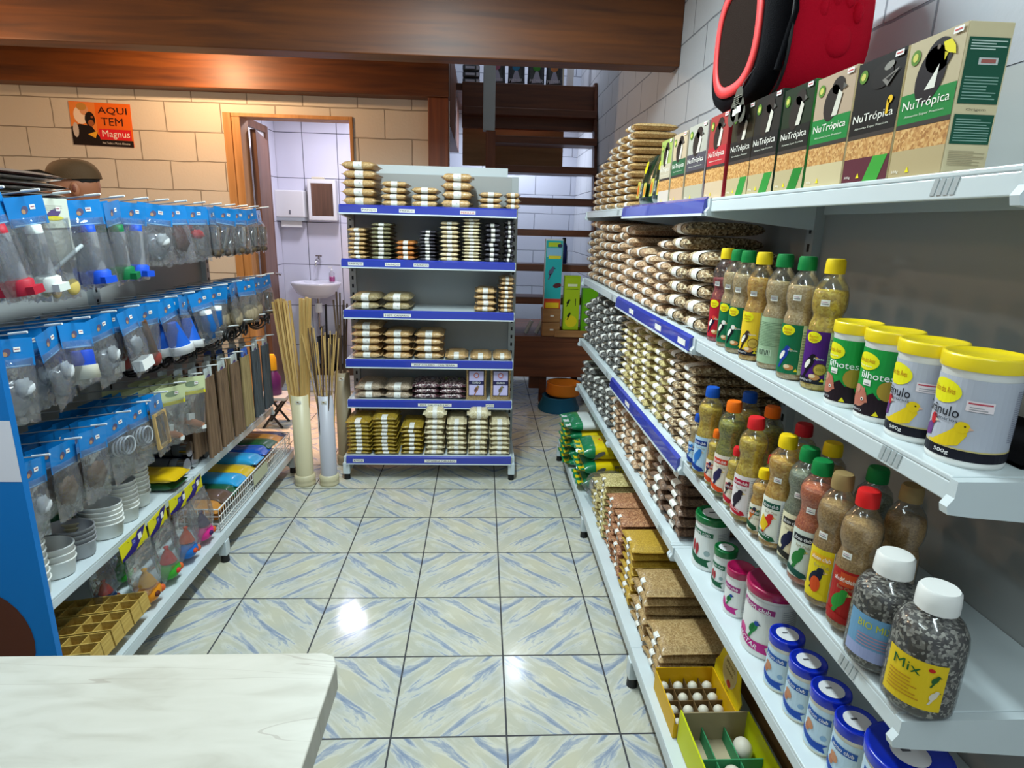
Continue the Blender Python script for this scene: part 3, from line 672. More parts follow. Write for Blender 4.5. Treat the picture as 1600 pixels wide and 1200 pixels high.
def head_mesh():
    m = MB(); n, k = 24, 18; vs = []
    for j in range(k+1):
        z = -1+2*j/k; zz = 0.118*z
        base = math.sqrt(max(0, 1-z*z))
        for i in range(n):
            a = 2*PI*i/n; ca, sa = math.cos(a), math.sin(a)
            jaw = 1-0.30*max(0, -z)*(0.6 if ca < 0 else 0.85)
            x = 0.098*base**0.75*ca*jaw+(0.012 if z < 0 and ca > 0 else 0); y = 0.075*base**0.75*sa*(1-0.28*max(0, -z))
            if abs(sa) < 0.3 and ca > 0:        # profile: brow, nose, lips, chin
                q = (1-abs(sa)/0.3)
                x += q*(0.026*math.exp(-((z+0.20)/0.13)**2) + 0.010*math.exp(-((z+0.55)/0.07)**2) + 0.012*math.exp(-((z+0.85)/0.12)**2) + 0.006*math.exp(-((z-0.18)/0.1)**2) - 0.006*math.exp(-((z-0.02)/0.07)**2))
            vs.append((x, y, zz))
    m.add(vs, [(j*n+i, j*n+(i+1) % n, (j+1)*n+(i+1) % n, (j+1)*n+i) for j in range(k) for i in range(n)], 'skin', True)
    return m
hd = bpy.data.objects.new('head', None)
hm = head_mesh()
for s_ in (-1, 1):
    hm.ell((-0.005, s_*0.079, -0.012), 0.018, 0.011, 0.032, 'skin'); hm.ell((-0.002, s_*0.086, -0.010), 0.009, 0.006, 0.018, '#7c4430')
    hm.ell((0.082, s_*0.031, 0.002), 0.012, 0.012, 0.008, '#e8e0d8'); hm.ell((0.092, s_*0.031, 0.002), 0.005, 0.006, 0.006, '#1c100c')
    hm.box(0.088, 0.096, s_*0.031-0.015, s_*0.031+0.015, 0.018, 0.023, 'hair')
hm.box(0.098, 0.108, -0.02, 0.02, -0.068, -0.063, '#7c3c30')
h = hm.build('head', sb, (0.012, 0, 1.615), rot=(0, math.radians(5), 0))
m = MB(); vs = []
for j in range(9):
    t_ = j/8
    for i in range(20):
        a = 2*PI*i/20; r = math.cos(t_*PI/2)**0.6 if j < 8 else 0
        vs.append((0.108*r*math.cos(a)-0.004, 0.086*r*math.sin(a), 0.030+0.088*math.sin(t_*PI/2)**1.0))
m.add(vs, [(j*20+i, j*20+(i+1) % 20, (j+1)*20+(i+1) % 20, (j+1)*20+i) for j in range(8) for i in range(20)], 'cap_fabric', True)
br = []
for u in range(7):
    for v in range(2):
        a = math.radians(-60+20*u); ex = 0.080*math.cos(a)**0.5*v if abs(a) < 1.56 else 0
        br.append((0.095*math.cos(a)+ex+0.004, 0.08*math.sin(a)*(1-0.08*v), 0.044+0.026*v))
m.add(br, [(2*u, 2*u+1, 2*u+3, 2*u+2) for u in range(6)], 'black', True); m.add([(x, y, z+0.004) for x, y, z in br], [(2*u, 2*u+2, 2*u+3, 2*u+1) for u in range(6)], 'cap_fabric', True)
m.ell((-0.004, 0, 0.118), 0.008, 0.008, 0.004, 'cap_fabric'); m.build('cap', h)
m = MB(); m.ell((-0.020, 0, 0.030), 0.082, 0.0765, 0.040, 'hair'); m.build('hair', h)
# hands: palm and five fingers each, resting low behind the packs
for s_ in (-1, 1):
    pts = [(0, 0, 0), (0.05, 0, -0.005), (0.085, 0, -0.01)]; ed = [(0, 1), (1, 2)]; rd = [(0.022, 0.028), (0.016, 0.040), (0.013, 0.038)]
    pm = skinned('hand', pts, ed, rd, 'skin', body, 1); pm.location = (0.285, s_*0.18, 0.965)
    for q, (dy, ln) in enumerate(((-0.030, 0.055), (-0.010, 0.068), (0.010, 0.072), (0.030, 0.064))):
        skinned('finger', [(0.075, dy, -0.01), (0.075+ln*0.45, dy, -0.014), (0.075+ln*0.8, dy*1.05, -0.03), (0.075+ln, dy*1.05, -0.05)], [(0, 1), (1, 2), (2, 3)], [0.009, 0.0085, 0.008, 0.0065], 'skin', pm, 1)
    skinned('thumb', [(0.02, -s_*0.025, -0.005), (0.045, -s_*0.052, -0.012), (0.075, -s_*0.062, -0.02)], [(0, 1), (1, 2)], [0.012, 0.010, 0.008], 'skin', pm, 1)

# ------------------------------------------------------------------ counter and banner near the camera
ct = thing('sales_counter', 'pale marbled stone counter top in the foreground corner', 'counter', (0, 0, 0))
m = MB(); x0, x1, y0, y1 = -1.9, -0.258, -0.75, 0.622; r = 0.02
pts = [(x0, y0), (x1, y0), (x1, y1-r), (x1-r*0.3, y1-r*0.3), (x1-r, y1), (x0, y1)]
m.prism(pts, lambda a, b, s: (a, b, 0.965+0.035*s), 'counter'); m.build('counter_top', ct, bevel=0.0015)
MB().box(-1.85, -0.34, -0.70, 0.55, 0, 0.965, '#b4ac98').build('counter_body', ct)
bn = thing('banner', 'tall blue display banner with white band left of the counter', 'banner', (-1.1, 0.95, 0))
MB().box(-0.30, 0.253, 0, 0.012, 0.02, 1.75, '#1478c8').build('panel', bn)
a = Art(); a.rect(-0.30, 0.253, 1.072, 1.178, '#e8e8f4', 1); a.ell(0.135, 0.765, 0.085, 0.105, '#5c3428', 1, 0, 28); a.ell(0.10, 0.76, 0.03, 0.05, '#3a1e18', 2)
m = MB(); a.apply(m, on_y(0, -1)); m.build('front_print', bn)
m = MB(); m.box(-0.30, 0.253, -0.12, 0.14, 0, 0.02, 'grey_metal'); m.build('foot', bn)
# ================================================================== metal shelving racks
# local frame of a rack: x along its width, y from the front edge to the back, z up
DB = 0.43
def shelf_mesh(x0, x1, y0, y1, z, lip=0.036, mat='white_metal'):
    m = MB(); m.box(x0, x1, y0, y1, z-0.008, z, mat); m.box(x0, x1, y0, y0+0.012, z-lip, z-0.008, mat)
    m.box(x0, x1, y1-0.006, y1, z-lip, z-0.008, mat); m.box(x0, x1, (y0+y1)/2-0.02, (y0+y1)/2+0.02, z-0.02, z-0.008, mat)
    return m
def bracket_mesh(x, y0, z, mat='white_metal', t=0.014):
    p = [(y0-0.004, z-0.001), (y0-0.004, z-0.024), (y0-0.012, z-0.036), (y0-0.009, z-0.047), (y0+0.02, z-0.051), (DB-0.02, z-0.078), (DB-0.02, z-0.001)]
    return MB().prism(p, lambda a, b, s: (x-t/2+t*s, a, b), mat)
def rail_art(y0, z, W, texts, xo=0.0, lh=0.040):
    """a coloured price rail with its paper price strips"""
    r = MB(); r.prism([(y0-0.002, z+0.004), (y0-0.012, z-0.004), (y0-0.016, z-lh), (y0-0.002, z-lh-0.002)], lambda a, b, s: (xo+0.005+(W-0.01)*s, a, b), 'blue_rail')
    r.prism([(y0-0.0165, z-lh), (y0-0.0175, z-lh-0.007), (y0-0.002, z-lh-0.007)], lambda a, b, s: (xo+0.005+(W-0.01)*s, a, b), 'white_metal')
    return r
def rack(label, loc, rz, W, shelves, H, base_z=0.15, rails={}, dx=(0.0, 0.0), posts=(0, 1), group=None, panel_z=None, xo=0.0, into=None):
    t = into or thing('shelving_rack', label, 'shelf rack', loc, rz, group)
    for k, x in enumerate((0.0+xo, W+xo)):
        if k not in posts: continue
        m = MB(); m.box(x-0.02, x+0.02, DB-0.03, DB+0.03, 0.02, H, 'grey_metal')
        for q in range(int((H-0.2)/0.05)):
            z = 0.15+q*0.05; m.box(x-0.006, x+0.006, DB-0.0306, DB-0.0295, z, z+0.022, 'black')
        m.box(x-0.018, x+0.018, 0.02, DB-0.03, 0.045, 0.135, 'white_metal')
        m.build('upright', t)
        m = MB(); m.box(x-0.02, x+0.02, -0.004, 0.032, 0.035, base_z-0.045, 'white_metal'); m.build('leg', t, bevel=0.003)
        m = MB(); m.cyl((x, 0.014, 0), (x, 0.014, 0.036), 0.019, 0.017, 14, 'black'); m.build('foot', t)
    pz = panel_z or (base_z, H)
    MB().box(xo+0.02, xo+W-0.02, DB-0.004, DB+0.004, pz[0], pz[1], 'panel').build('back_panel', t)
    b = shelf_mesh(xo, xo+W, 0.0, DB-0.005, base_z, 0.045); b.build('base_shelf', t, bevel=0.002)
    allz = [('base', base_z, DB)] + [('s', z, d) for z, d in shelves]
    for kind, z, d in allz:
        y0 = DB-d if kind == 's' else 0.0
        if kind == 's':
            s = shelf_mesh(xo+0.016, xo+W-0.016, y0, DB-0.005, z).build('shelf', t, bevel=0.002)
            bracket_mesh(xo+0.008, y0, z).build('bracket', s); bracket_mesh(xo+W-0.008, y0, z).build('bracket', s)
            for x in (xo+W-0.16, ):   # pressed slots at the shelf's end
                m = MB()
                for q in range(4): m.prism([(x+0.012*q, z-0.03), (x+0.012*q+0.008, z-0.03), (x+0.012*q+0.014, z-0.008), (x+0.012*q+0.006, z-0.008)], lambda a, b, s_: (a, y0-0.0012+0.001*s_, b), 'grey_metal')
                m.build('pressed_mark', s)
        else: s = t
        key = round(z, 3)
        if key in rails:
            r = rail_art(y0, z, W, None, xo).build('price_rail', t)
            for tx, cx, wd, col in rails[key]:
                a = Art(); a.rect(-wd/2, wd/2, -0.010, 0.010, 'paper', 1)
                if tx: a.text(tx, 0, 0, wd*0.88, 0.011, col, 3, 0, 0.015)
                m = MB(); a.apply(m, lambda a_, b_, l_, cx=cx, z=z, y0=y0: (xo+cx+a_, y0-0.0148-0.0004*l_, z-0.024+b_)); m.build('price_strip', r)
    return t
D = 0.325
INK = 'ink'; RED = '#c02030'
# centre rack (faces the camera)
rack('freestanding white rack with blue price rails facing the aisle, full of seed bags', (-0.885, 3.36, 0), 0, 0.985,
     [(0.467, D), (0.713, D), (1.003, D), (1.290, D), (1.582, D)], 1.775, 0.15,
     {1.582: [('PAINÇO', 0.17, 0.085, INK), ('PAINÇO', 0.375, 0.085, INK), ('PERILLA', 0.71, 0.085, RED)], 1.29: [('PAINÇO', 0.085, 0.085, INK), ('PAINÇO', 0.29, 0.085, INK), ('PAINÇO', 0.45, 0.085, INK)],
      1.003: [('MIST. CANARIO', 0.31, 0.155, INK)], 0.713: [('MIST COLEIRO - CAN TERRA', 0.52, 0.27, INK)], 0.467: [('MIST. GALO/AZULAO', 0.52, 0.20, INK), ('PIXO', 0.85, 0.05, INK)],
      0.15: [('AVEIA', 0.075, 0.065, INK), ('VITAMINA CANARIO', 0.56, 0.19, INK)]})
MB().box(0.0, 0.94, DB+0.01, DB+0.016, 1.35, 1.825, 'white_metal').build('header_panel', bpy.data.objects['shelving_rack'])
# right racks: three bays along the right wall
Z1, Z2, Z3, Z4 = 0.53, 0.825, 1.20, 1.587
blank = lambda *xs: [('', x, 0.07, INK) for x in xs]
rr = None
for k in (0, 1, 2):
    rails = {Z4: [], Z3: blank(0.30, 0.68, 0.93), Z2: blank(0.35)} if k == 1 else {}
    rr = rack('long three-bay white rack along the right wall holding bags, bottles and tubs', (0.42, 1.68, 0), -PI/2, 1.0, [(Z1, D), (Z2, D), (Z3, D), (Z4, D)], 1.80, 0.15, rails, posts=(0, 1) if k == 0 else (0,), xo=-1.0*k, into=rr)
# left rack: two bays with hooks
lr = None
for k in range(2):
    lr = rack('two-bay rack on the left hung with blue-carded packs over bowls and toys', (-1.22, 1.465, 0), PI/2, 1.0, [(0.42, D)], 1.53, 0.15, posts=(0, 1) if k == 1 else (0,), xo=1.0*k, into=lr)
shelf_mesh(0.02, 1.0, 0.215, DB-0.035, 1.53, 0.02).build('top_shelf', lr)

# ================================================================== seed bags
def bag_mesh(l, w, h, mat, seed, flap=0.012, p=5):
    r = random.Random(seed); m = MB(); nu, nv = 16, 18; vs = []
    ph = [r.uniform(0, 6.28) for _ in range(6)]
    us = [-1+2*i/nu for i in range(nu+1)]
    rows = [(-1-flap*2/l, 0.0)] + [(u, max(0.0, 1-abs(u)**p)**0.55) for u in us] + [(1+flap*2/l, 0.0)]
    for i, (u, e) in enumerate(rows):
        hz = h/2*e + 0.0009; wy = w/2*(0.955+0.045*abs(u)**3)
        if i in (0, len(rows)-1): wy = w/2*0.99
        for k in range(nv):
            a = 2*PI*k/nv; c, s = math.cos(a), math.sin(a)
            y = wy*math.copysign(abs(c)**0.55, c); z = hz*math.copysign(abs(s)**0.62, s)
            y *= 1+0.012*math.sin(9*u+ph[0]) ; z += h*0.02*e*math.sin(5*u+ph[1]+2*a)*(0.7+0.3*math.sin(11*u+ph[2]))
            x = u*l/2 + (0.003*math.sin(7*a+ph[3]) if i in (0, len(rows)-1) else 0)
            vs.append((x, y, z+h/2+0.0012+0.02*h))
    n = len(rows)
    m.add(vs, [(i*nv+k, i*nv+(k+1) % nv, (i+1)*nv+(k+1) % nv, (i+1)*nv+k) for i in range(n-1) for k in range(nv)], mat, True)
    m.add(vs[:nv], [tuple(range(nv))], mat); m.add(vs[-nv:], [tuple(range(nv-1, -1, -1))], mat)
    return m
def band_mesh(l, w, h, u0, u1, ang=None, p=5):
    """paper band wrapped round the bag between u0 and u1"""
    m = MB(); vs = []; us = [u0+(u1-u0)*i/4 for i in range(5)]; nv = 18
    a0, a1 = ang or (0, 2*PI); full = ang is None or ang == 'full'
    if full: a0, a1 = 0, 2*PI
    cnt = nv if full else nv+1
    for u in us:
        e = max(0.0, 1-abs(u)**p)**0.55; hz = h/2*e*1.03+0.0014; wy = w/2*(0.955+0.045*abs(u)**3)*1.012+0.0004
        for k in range(cnt):
            a = a0+(a1-a0)*k/nv; c, s = math.cos(a), math.sin(a)
            vs.append((u*l/2, wy*math.copysign(abs(c)**0.55, c), hz*math.copysign(abs(s)**0.62, s)+h/2+0.0012+0.02*h))
    f = []
    for i in range(4):
        for k in range(nv): f.append((i*cnt+k, i*cnt+(k+1) % cnt, (i+1)*cnt+(k+1) % cnt, (i+1)*cnt+k))
    m.add(vs, f, 'label_paper', True)
    return m
def label_mat():
    m, n, l, b = newmat('label_paper')
    t = n.new('ShaderNodeTexCoord'); s = n.new('ShaderNodeSeparateXYZ'); l.new(t.outputs['Object'], s.inputs[0])
    x = n.new('ShaderNodeTexNoise'); x.inputs['Scale'].default_value = 260; mp = n.new('ShaderNodeMapping'); mp.inputs['Scale'].default_value = (1, 1, 0.25)
    l.new(t.outputs['Object'], mp.inputs[0]); l.new(mp.outputs[0], x.inputs['Vector'])
    r = ramp(n, [(0.60, '#eceae2'), (0.70, '#9a9a98')]); l.new(x.outputs['Fac'], r.inputs[0]); l.new(r.outputs[0], b.inputs['Base Color']); b.inputs['Roughness'].default_value = 0.45
    MATS['label_paper'] = m
label_mat()
BAGS = {}
FRONT = (PI*0.58, PI*1.38)      # the label lies on the front of the pillow
WORD = {'seed_pink': 'mixed_seed_bag', 'seed_grey': 'grey_seed_bag', 'seed_mix': 'coarse_seed_bag', 'seed_yellowgreen': 'grass_seed_bag', 'seed_gold': 'golden_seed_bag'}
def bag(kind, l, w, h, uu, loc, label, rz=0, word=None, group=None, ang=None, bandmat=None):
    key = (kind, l, w, h, uu); r = random.random()
    lst = BAGS.setdefault(key, [])
    if len(lst) < 3:
        t = thing(word or WORD.get(kind, 'seed_bag'), label, 'bag', loc, rz, group)
        p = 8; blunt = h < 0.035
        b = bag_mesh(l, w, h, kind, len(BAGS)*7+len(lst), 0.007 if blunt else 0.010, p).build('pouch', t)
        if uu: band_mesh(l, w, h, uu[0], uu[1], ang, p).build('label', t)
        lst.append(t); return t
    return dup(random.choice(lst), label, loc, rz, group)
ADJ = {'seed_tan': 'tan', 'seed_light': 'pale tan', 'seed_cream': 'cream', 'seed_gold': 'golden', 'seed_orange': 'orange-brown', 'seed_black': 'black', 'seed_olive': 'olive', 'seed_mustard': 'mustard',
       'seed_pink': 'pinkish-brown', 'seed_mix': 'speckled', 'seed_brown': 'dark-brown', 'seed_grey': 'grey', 'seed_yellowgreen': 'straw-coloured', 'seed_redbrown': 'reddish', 'seed_mustard_big': 'mustard', 'seed_wheat': 'wheat-brown'}
def posword(i, n): return 'single' if n == 1 else ('topmost' if i == n-1 else ORD[i])
# ---- centre rack: every stack is (x0, x1, count, height of a bag, kind); side of the bag faces the camera
CS = [('top shelf', 1.582, [(-0.872, -0.672, 5, 0.047, 'seed_gold'), (-0.665, -0.505, 4, 0.034, 'seed_gold'), (-0.500, -0.335, 3, 0.036, 'seed_gold'), (-0.330, -0.145, 4, 0.047, 'seed_tan'), (-0.125, 0.022, 3, 0.031, 'seed_tan'), (0.026, 0.125, 3, 0.031, 'seed_tan')]),
      ('second shelf', 1.290, [(-0.855, -0.735, 7, 0.0245, 'seed_gold'), (-0.730, -0.595, 9, 0.0225, 'seed_olive'), (-0.590, -0.465, 4, 0.027, 'seed_orange'), (-0.460, -0.345, 9, 0.0185, 'seed_black'), (-0.340, -0.215, 9, 0.0245, 'seed_light'), (-0.212, -0.095, 13, 0.0185, 'seed_cream'), (-0.090, 0.018, 8, 0.027, 'seed_black'), (0.022, 0.098, 9, 0.026, 'seed_black')]),
      ('third shelf', 1.003, [(-0.855, -0.675, 2, 0.046, 'seed_olive2'), (-0.670, -0.495, 2, 0.046, 'seed_olive2'), (-0.135, 0.0, 4, 0.034, 'seed_tan'), (0.004, 0.098, 8, 0.0255, 'seed_tan')]),
      ('fourth shelf', 0.713, [(-0.855, -0.675, 5, 0.042, 'seed_tan'), (-0.670, -0.495, 4, 0.042, 'seed_tan'), (-0.490, -0.315, 4, 0.042, 'seed_tan'), (-0.305, -0.165, 1, 0.040, 'seed_tan'), (-0.160, -0.025, 1, 0.036, 'seed_tan'), (-0.02, 0.098, 1, 0.036, 'seed_tan')]),
      ('fifth shelf', 0.467, [(-0.850, -0.680, 2, 0.046, 'seed_light2'), (-0.675, -0.500, 2, 0.046, 'seed_light2')]),
      ('bottom shelf', 0.150, [(-0.885, -0.735, 9, 0.0235, 'seed_mustard'), (-0.730, -0.580, 10, 0.0235, 'seed_mustard'), (-0.565, -0.430, 7, 0.0265, 'seed_mustard'), (-0.425, -0.300, 7, 0.0315, 'seed_cream'), (-0.295, -0.170, 7, 0.0305, 'seed_cream'), (-0.165, -0.040, 7, 0.0315, 'seed_cream'), (-0.036, 0.092, 7, 0.0305, 'seed_cream')])]
seed_mat('seed_olive2', '#7c6a44', '#a08c60', '#c2b084'); ADJ['seed_olive2'] = 'brownish'
seed_mat('seed_light2', '#84705a', '#a8937a', '#d0bea4'); ADJ['seed_light2'] = 'greyish-tan'
seed_mat('seed_maroon', '#1e0c12', '#5a2034', '#d8c8c0', 60); ADJ['seed_maroon'] = 'maroon'
for shelf, z, stacks in CS:
    yf = 3.36 if shelf == 'bottom shelf' else 3.465
    for si, (x0, x1, n, h, kind) in enumerate(stacks):
        w_ = x1-x0; dep = 0.24 if n > 1 else 0.22
        for i in range(n):
            jx, jy = random.uniform(-.004, .004), random.uniform(0, .008)
            q = 'single '+ADJ[kind]+' seed bag' if n == 1 else f'{ADJ[kind]} seed bag, {posword(i, n)} in'
            lab = f'{q}, {NTH[si]} stack from left, freestanding rack {shelf}' if n == 1 else f'{q} {NTH[si]} stack from left, freestanding rack {shelf}'
            bag(kind, round(w_-0.026, 3), dep, h*0.93-0.0016, (-0.28, 0.25), ((x0+x1)/2+jx, yf+0.012+dep/2+jy, z+h*i+0.0005), lab, random.uniform(-.02, .02), group=f'{ADJ[kind]} seed bags on the freestanding rack {shelf}', ang=FRONT)
for x, s in ((-0.362, 'left'), (-0.100, 'right')):
    bag('seed_cream', 0.118, 0.20, 0.062, (-0.20, 0.24), (x, 3.48, 0.150+0.0312*7+0.002), f'fat cream seed bag on top of the bottom-shelf stacks, {s} one of two')
# printed packs on the fifth shelf: two piles and two standing pouches
for si, x in enumerate((-0.42, -0.265)):
    for i in range(3):
        t = thing('printed_pack', f'glossy maroon printed pack, {posword(i, 3)} in the {("left", "right")[si]} pile, freestanding rack fifth shelf', 'bag', (x, 3.59, 0.468+0.032*i), random.uniform(-.03, .03), 'maroon printed packs on the fifth shelf')
        b = bag_mesh(0.14, 0.22, 0.034, 'seed_maroon', 40+i+si).build('pouch', t)
        if i == 2:
            a = Art(); a.ell(0, 0.02, 0.05, 0.05, ('#6a6670', '#6c7a28')[si], 1); a.ell(0.01, 0.02, 0.03, 0.03, ('#8e8a92', '#a0a838')[si], 2)
            m = MB(); a.apply(m, on_z(0.035, 0, 0)); m.build('top_print', b)
for k, x in enumerate((-0.118, 0.028)):
    t = thing('seed_pouch', f'clear standing pouch with lilac bird label, {("left", "right")[k]} of the pair', 'bag', (x, 3.50, 0.468), 0, 'standing pouches on the fifth shelf')
    b = pouch_mesh(0.125, 0.198, 0.05, 'seed_gold').build('pouch', t)
    a = Art(); a.rect(-0.048, 0.048, 0.03, 0.185, '#2a2030', 1); a.rect(-0.043, 0.043, 0.035, 0.18, '#c4bce4', 2)
    a.ell(0, 0.155, 0.016, 0.016, '#c86a50', 3); a.ell(0, 0.155, 0.011, 0.011, '#c4bce4', 4); a.rect(-0.043, 0.043, 0.10, 0.122, '#2a2850', 3)
    a.bird(0.0, 0.07, 0.035, ('#a06a50', '#8a7a58')[k], '#8a7a58', '#303030', 1, 3, '#5a4a48'); a.text('CURIO', 0, 0.111, 0.05, 0.012, 'paper', 5)
    m = MB(); a.apply(m, lambda a_, b_, l_: (a_, -0.0285+0.02*(b_/0.2)**2.2-0.0005*l_, b_)); m.build('label', b)

# ---- right racks: columns (y, count, width, height, kind)
RS = [('top shelf', Z4, 0.545, 0.20, [(3.58, 6, .165, .036, 'seed_gold'), (3.40, 7, .175, .036, 'seed_gold'), (3.21, 9, .18, .034, 'seed_gold'), (3.02, 10, .18, .033, 'seed_gold'), (2.83, 11, .18, .0325, 'seed_gold')]),
      ('second shelf', Z3, 0.535, 0.26, [(3.60, 6, .145, .046, 'seed_pink'), (3.45, 7, .145, .041, 'seed_pink'), (3.295, 7, .145, .046, 'seed_pink'), (3.135, 7, .15, .046, 'seed_pink'), (2.975, 7, .15, .046, 'seed_pink'), (2.82, 6, .15, .048, 'seed_pink'), (2.66, 6, .15, .044, 'seed_pink'),
                                   (2.495, 4, .15, .044, 'seed_pink'), (2.33, 5, .15, .041, 'seed_pink'), (2.165, 7, .155, .038, 'seed_pink'), (1.985, 7, .175, .047, 'seed_mix'), (1.79, 5, .185, .049, 'seed_mix')]),
      ('third shelf', Z2, 0.535, 0.27, [(3.60, 5, .15, .047, 'seed_grey'), (3.43, 6, .15, .047, 'seed_grey'), (3.26, 7, .15, .045, 'seed_grey'), (3.09, 7, .15, .045, 'seed_grey'), (2.92, 7, .15, .043, 'seed_grey'), (2.76, 7, .15, .04, 'seed_grey'),
                                  (2.585, 10, .155, .031, 'seed_yellowgreen'), (2.42, 10, .155, .0315, 'seed_yellowgreen'), (2.255, 10, .155, .031, 'seed_yellowgreen'), (2.09, 9, .155, .0325, 'seed_yellowgreen'), (1.925, 9, .155, .032, 'seed_mix'), (1.765, 9, .155, .031, 'seed_mix')]),
      ('fourth shelf', Z1, 0.535, 0.27, [(3.58, 4, .16, .042, 'seed_grey'), (3.40, 4, .16, .042, 'seed_grey'), (3.22, 4, .16, .040, 'seed_grey'), (3.04, 5, .16, .038, 'seed_grey'), (2.87, 5, .16, .038, 'seed_grey'),
                                   (2.69, 6, .16, .038, 'seed_pink'), (2.51, 6, .16, .038, 'seed_pink'), (2.33, 6, .16, .039, 'seed_pink'), (2.15, 6, .165, .038, 'seed_pink'), (1.965, 6, .17, .038, 'seed_brown'), (1.78, 6, .17, .036, 'seed_brown')]),
      ('bottom shelf', 0.15, 0.45, 0.24, [(1.59, 4, .17, .032, 'seed_wheat'), (1.775, 6, .17, .033, 'seed_wheat'), (1.965, 8, .17, .031, 'seed_mustard_big'), (2.145, 8, .15, .031, 'seed_redbrown'), (2.30, 8, .14, .031, 'seed_redbrown'), (2.45, 9, .14, .0305, 'seed_yellowgreen'), (2.60, 6, .14, .032, 'seed_yellowgreen')])]
for shelf, z, xf, l, cols in RS:
    cols = sorted(cols, key=lambda c: -c[0])
    for si, (y, n, w_, h, kind) in enumerate(cols):
        big = shelf == 'bottom shelf'
        for i in range(n):
            jx, jy = random.uniform(0, .012), random.uniform(-.003, .003)
            lab = f'{ADJ[kind]} seed bag, {posword(i, n)} in {NTH[si]} column from far end, right rack {shelf}'
            wd = round(w_-(0.030 if not big else 0.020), 3)
            bag(kind, wd, l, h*0.93-0.0016, (-0.36, 0.26) if not big else (-0.18, 0.18), (xf+l/2+jx, y+jy, z+h*i+0.0005), lab, -PI/2+random.uniform(-.03, .03), group=f'{ADJ[kind]} seed bags on the right rack {shelf}', ang=FRONT if not big else (PI*0.80, PI*1.3))
for k, (y, z, rz) in enumerate(((3.50, Z3+0.291, 0.1), (2.72, Z3+0.266+0.003, 0.0))):
    bag('seed_pink', 0.20, 0.27, 0.044, (-0.16, 0.16), (0.68, y, z), ('large brownish seed bag lying across the pinkish columns near their far end', 'large brownish seed bag lying on the sixth and seventh pinkish columns')[k], -PI/2+rz, ang=FRONT)
bag('seed_pink', 0.21, 0.27, 0.046, (-0.16, 0.16), (0.68, 2.50, Z3+0.180), 'wide brownish seed bag filling the dip in the pinkish bag columns', -PI/2, ang=FRONT)
bag('seed_mix', 0.19, 0.27, 0.040, (-0.16, 0.16), (0.69, 1.80, Z2+0.285), 'large speckled seed bag on top of the nearest columns, third shelf', -PI/2, ang=FRONT)
# ================================================================== cartons on the right top shelf
def carton_art(w_, h, top, band, low, stripe, name=True, big=False, mode=0):
    """bird on the upper part, name band, seeds band, lower part"""
    a = Art(); k = w_/0.125
    a.rect(-w_/2, w_/2, h*0.50, h, top, 0); a.rect(-w_/2, w_/2, h*0.40, h*0.62, band, 2); a.rect(-w_/2, w_/2, h*0.365, h*0.40, '#3c3430', 2)
    a.rect(-w_/2, w_/2, h*0.20, h*0.365, 'grain_print', 1); a.rect(-w_/2, w_/2, 0, h*0.20, low, 1)
    if mode == 0:      # pale-bibbed finch
        a.ell(-w_*0.02, h*0.74, w_*0.20, h*0.16, '#2c2420', 3, -0.3); a.ell(w_*0.10, h*0.88, w_*0.16, h*0.075, '#2c2420', 3)
        a.poly([(w_*0.02, h*0.62), (w_*0.14, h*0.84), (w_*0.24, h*0.80), (w_*0.16, h*0.62)], '#cfc8ba', 4); a.poly([(w_*0.24, h*0.89), (w_*0.34, h*0.85), (w_*0.24, h*0.83)], '#5a5650', 5)
    elif mode == 1:    # dark bird, yellow beak
        a.ell(0.0, h*0.72, w_*0.26, h*0.20, '#1c1418', 3, -0.3); a.ell(w_*0.10, h*0.84, w_*0.24, h*0.12, '#1c1418', 3)
        a.poly([(w_*0.15, h*0.92), (w_*0.28, h*0.925), (w_*0.37, h*0.87), (w_*0.40, h*0.81), (w_*0.27, h*0.835), (w_*0.20, h*0.86)], '#e0d020', 5); a.poly([(w_*0.20, h*0.85), (w_*0.27, h*0.835), (w_*0.22, h*0.79)], '#c8b818', 5); a.poly([(-w_*0.06, h*0.62), (w_*0.14, h*0.78), (w_*0.12, h*0.62)], '#e0dcd0', 4); a.ell(w_*0.08, h*0.90, w_*0.03, h*0.018, '#6c5c50', 5)
    else:              # dark carton with open-beaked bird
        a.ell(w_*0.06, h*0.84, w_*0.24, h*0.10, '#1c1816', 3); a.ell(w_*0.20, h*0.90, w_*0.10, h*0.03, '#8a867e', 4, 0.2); a.poly([(w_*0.10, h*0.80), (w_*0.42, h*0.86), (w_*0.22, h*0.74)], '#7c7670', 5); a.poly([(w_*0.18, h*0.80), (w_*0.36, h*0.835), (w_*0.24, h*0.775)], '#1c1816', 6)
        a.ell(w_*0.34, h*0.63, w_*0.05, h*0.03, '#e8b820', 6); a.rect(w_*0.28, w_*0.33, h*0.52, h*0.63, '#e8b820', 6)
    a.ell(-w_*0.34, h*0.88, w_*0.09, h*0.055, '#58802c', 3); a.ell(-w_*0.34, h*0.88, w_*0.05, h*0.03, '#c8c060', 4)
    a.rect(w_*0.30, w_*0.46, h*0.945, h*0.985, '#ece8e4', 6); a.rect(w_*0.32, w_*0.44, h*0.96, h*0.97, '#c85050', 7)
    if stripe: a.poly([(w_*0.0, 0), (w_*0.32, 0), (w_*0.46, h*0.20), (w_*0.16, h*0.20)], stripe, 2)
    a.text('NuTrópica', 0, h*0.525, w_*0.86, h*0.085, '#f0ece0', 4, 0, 0.0); a.text('Alimento Super Premium', 0, h*0.45, w_*0.72, h*0.022, '#d8d8c8', 4)
    a.poly([(-w_*0.16, h*0.03), (-w_*0.08, h*0.03), (-w_*0.12, h*0.075)], '#e8d820', 3); a.text('300g', -w_*0.36, h*0.04, w_*0.14, h*0.025, '#f0ece0', 4)
    return a
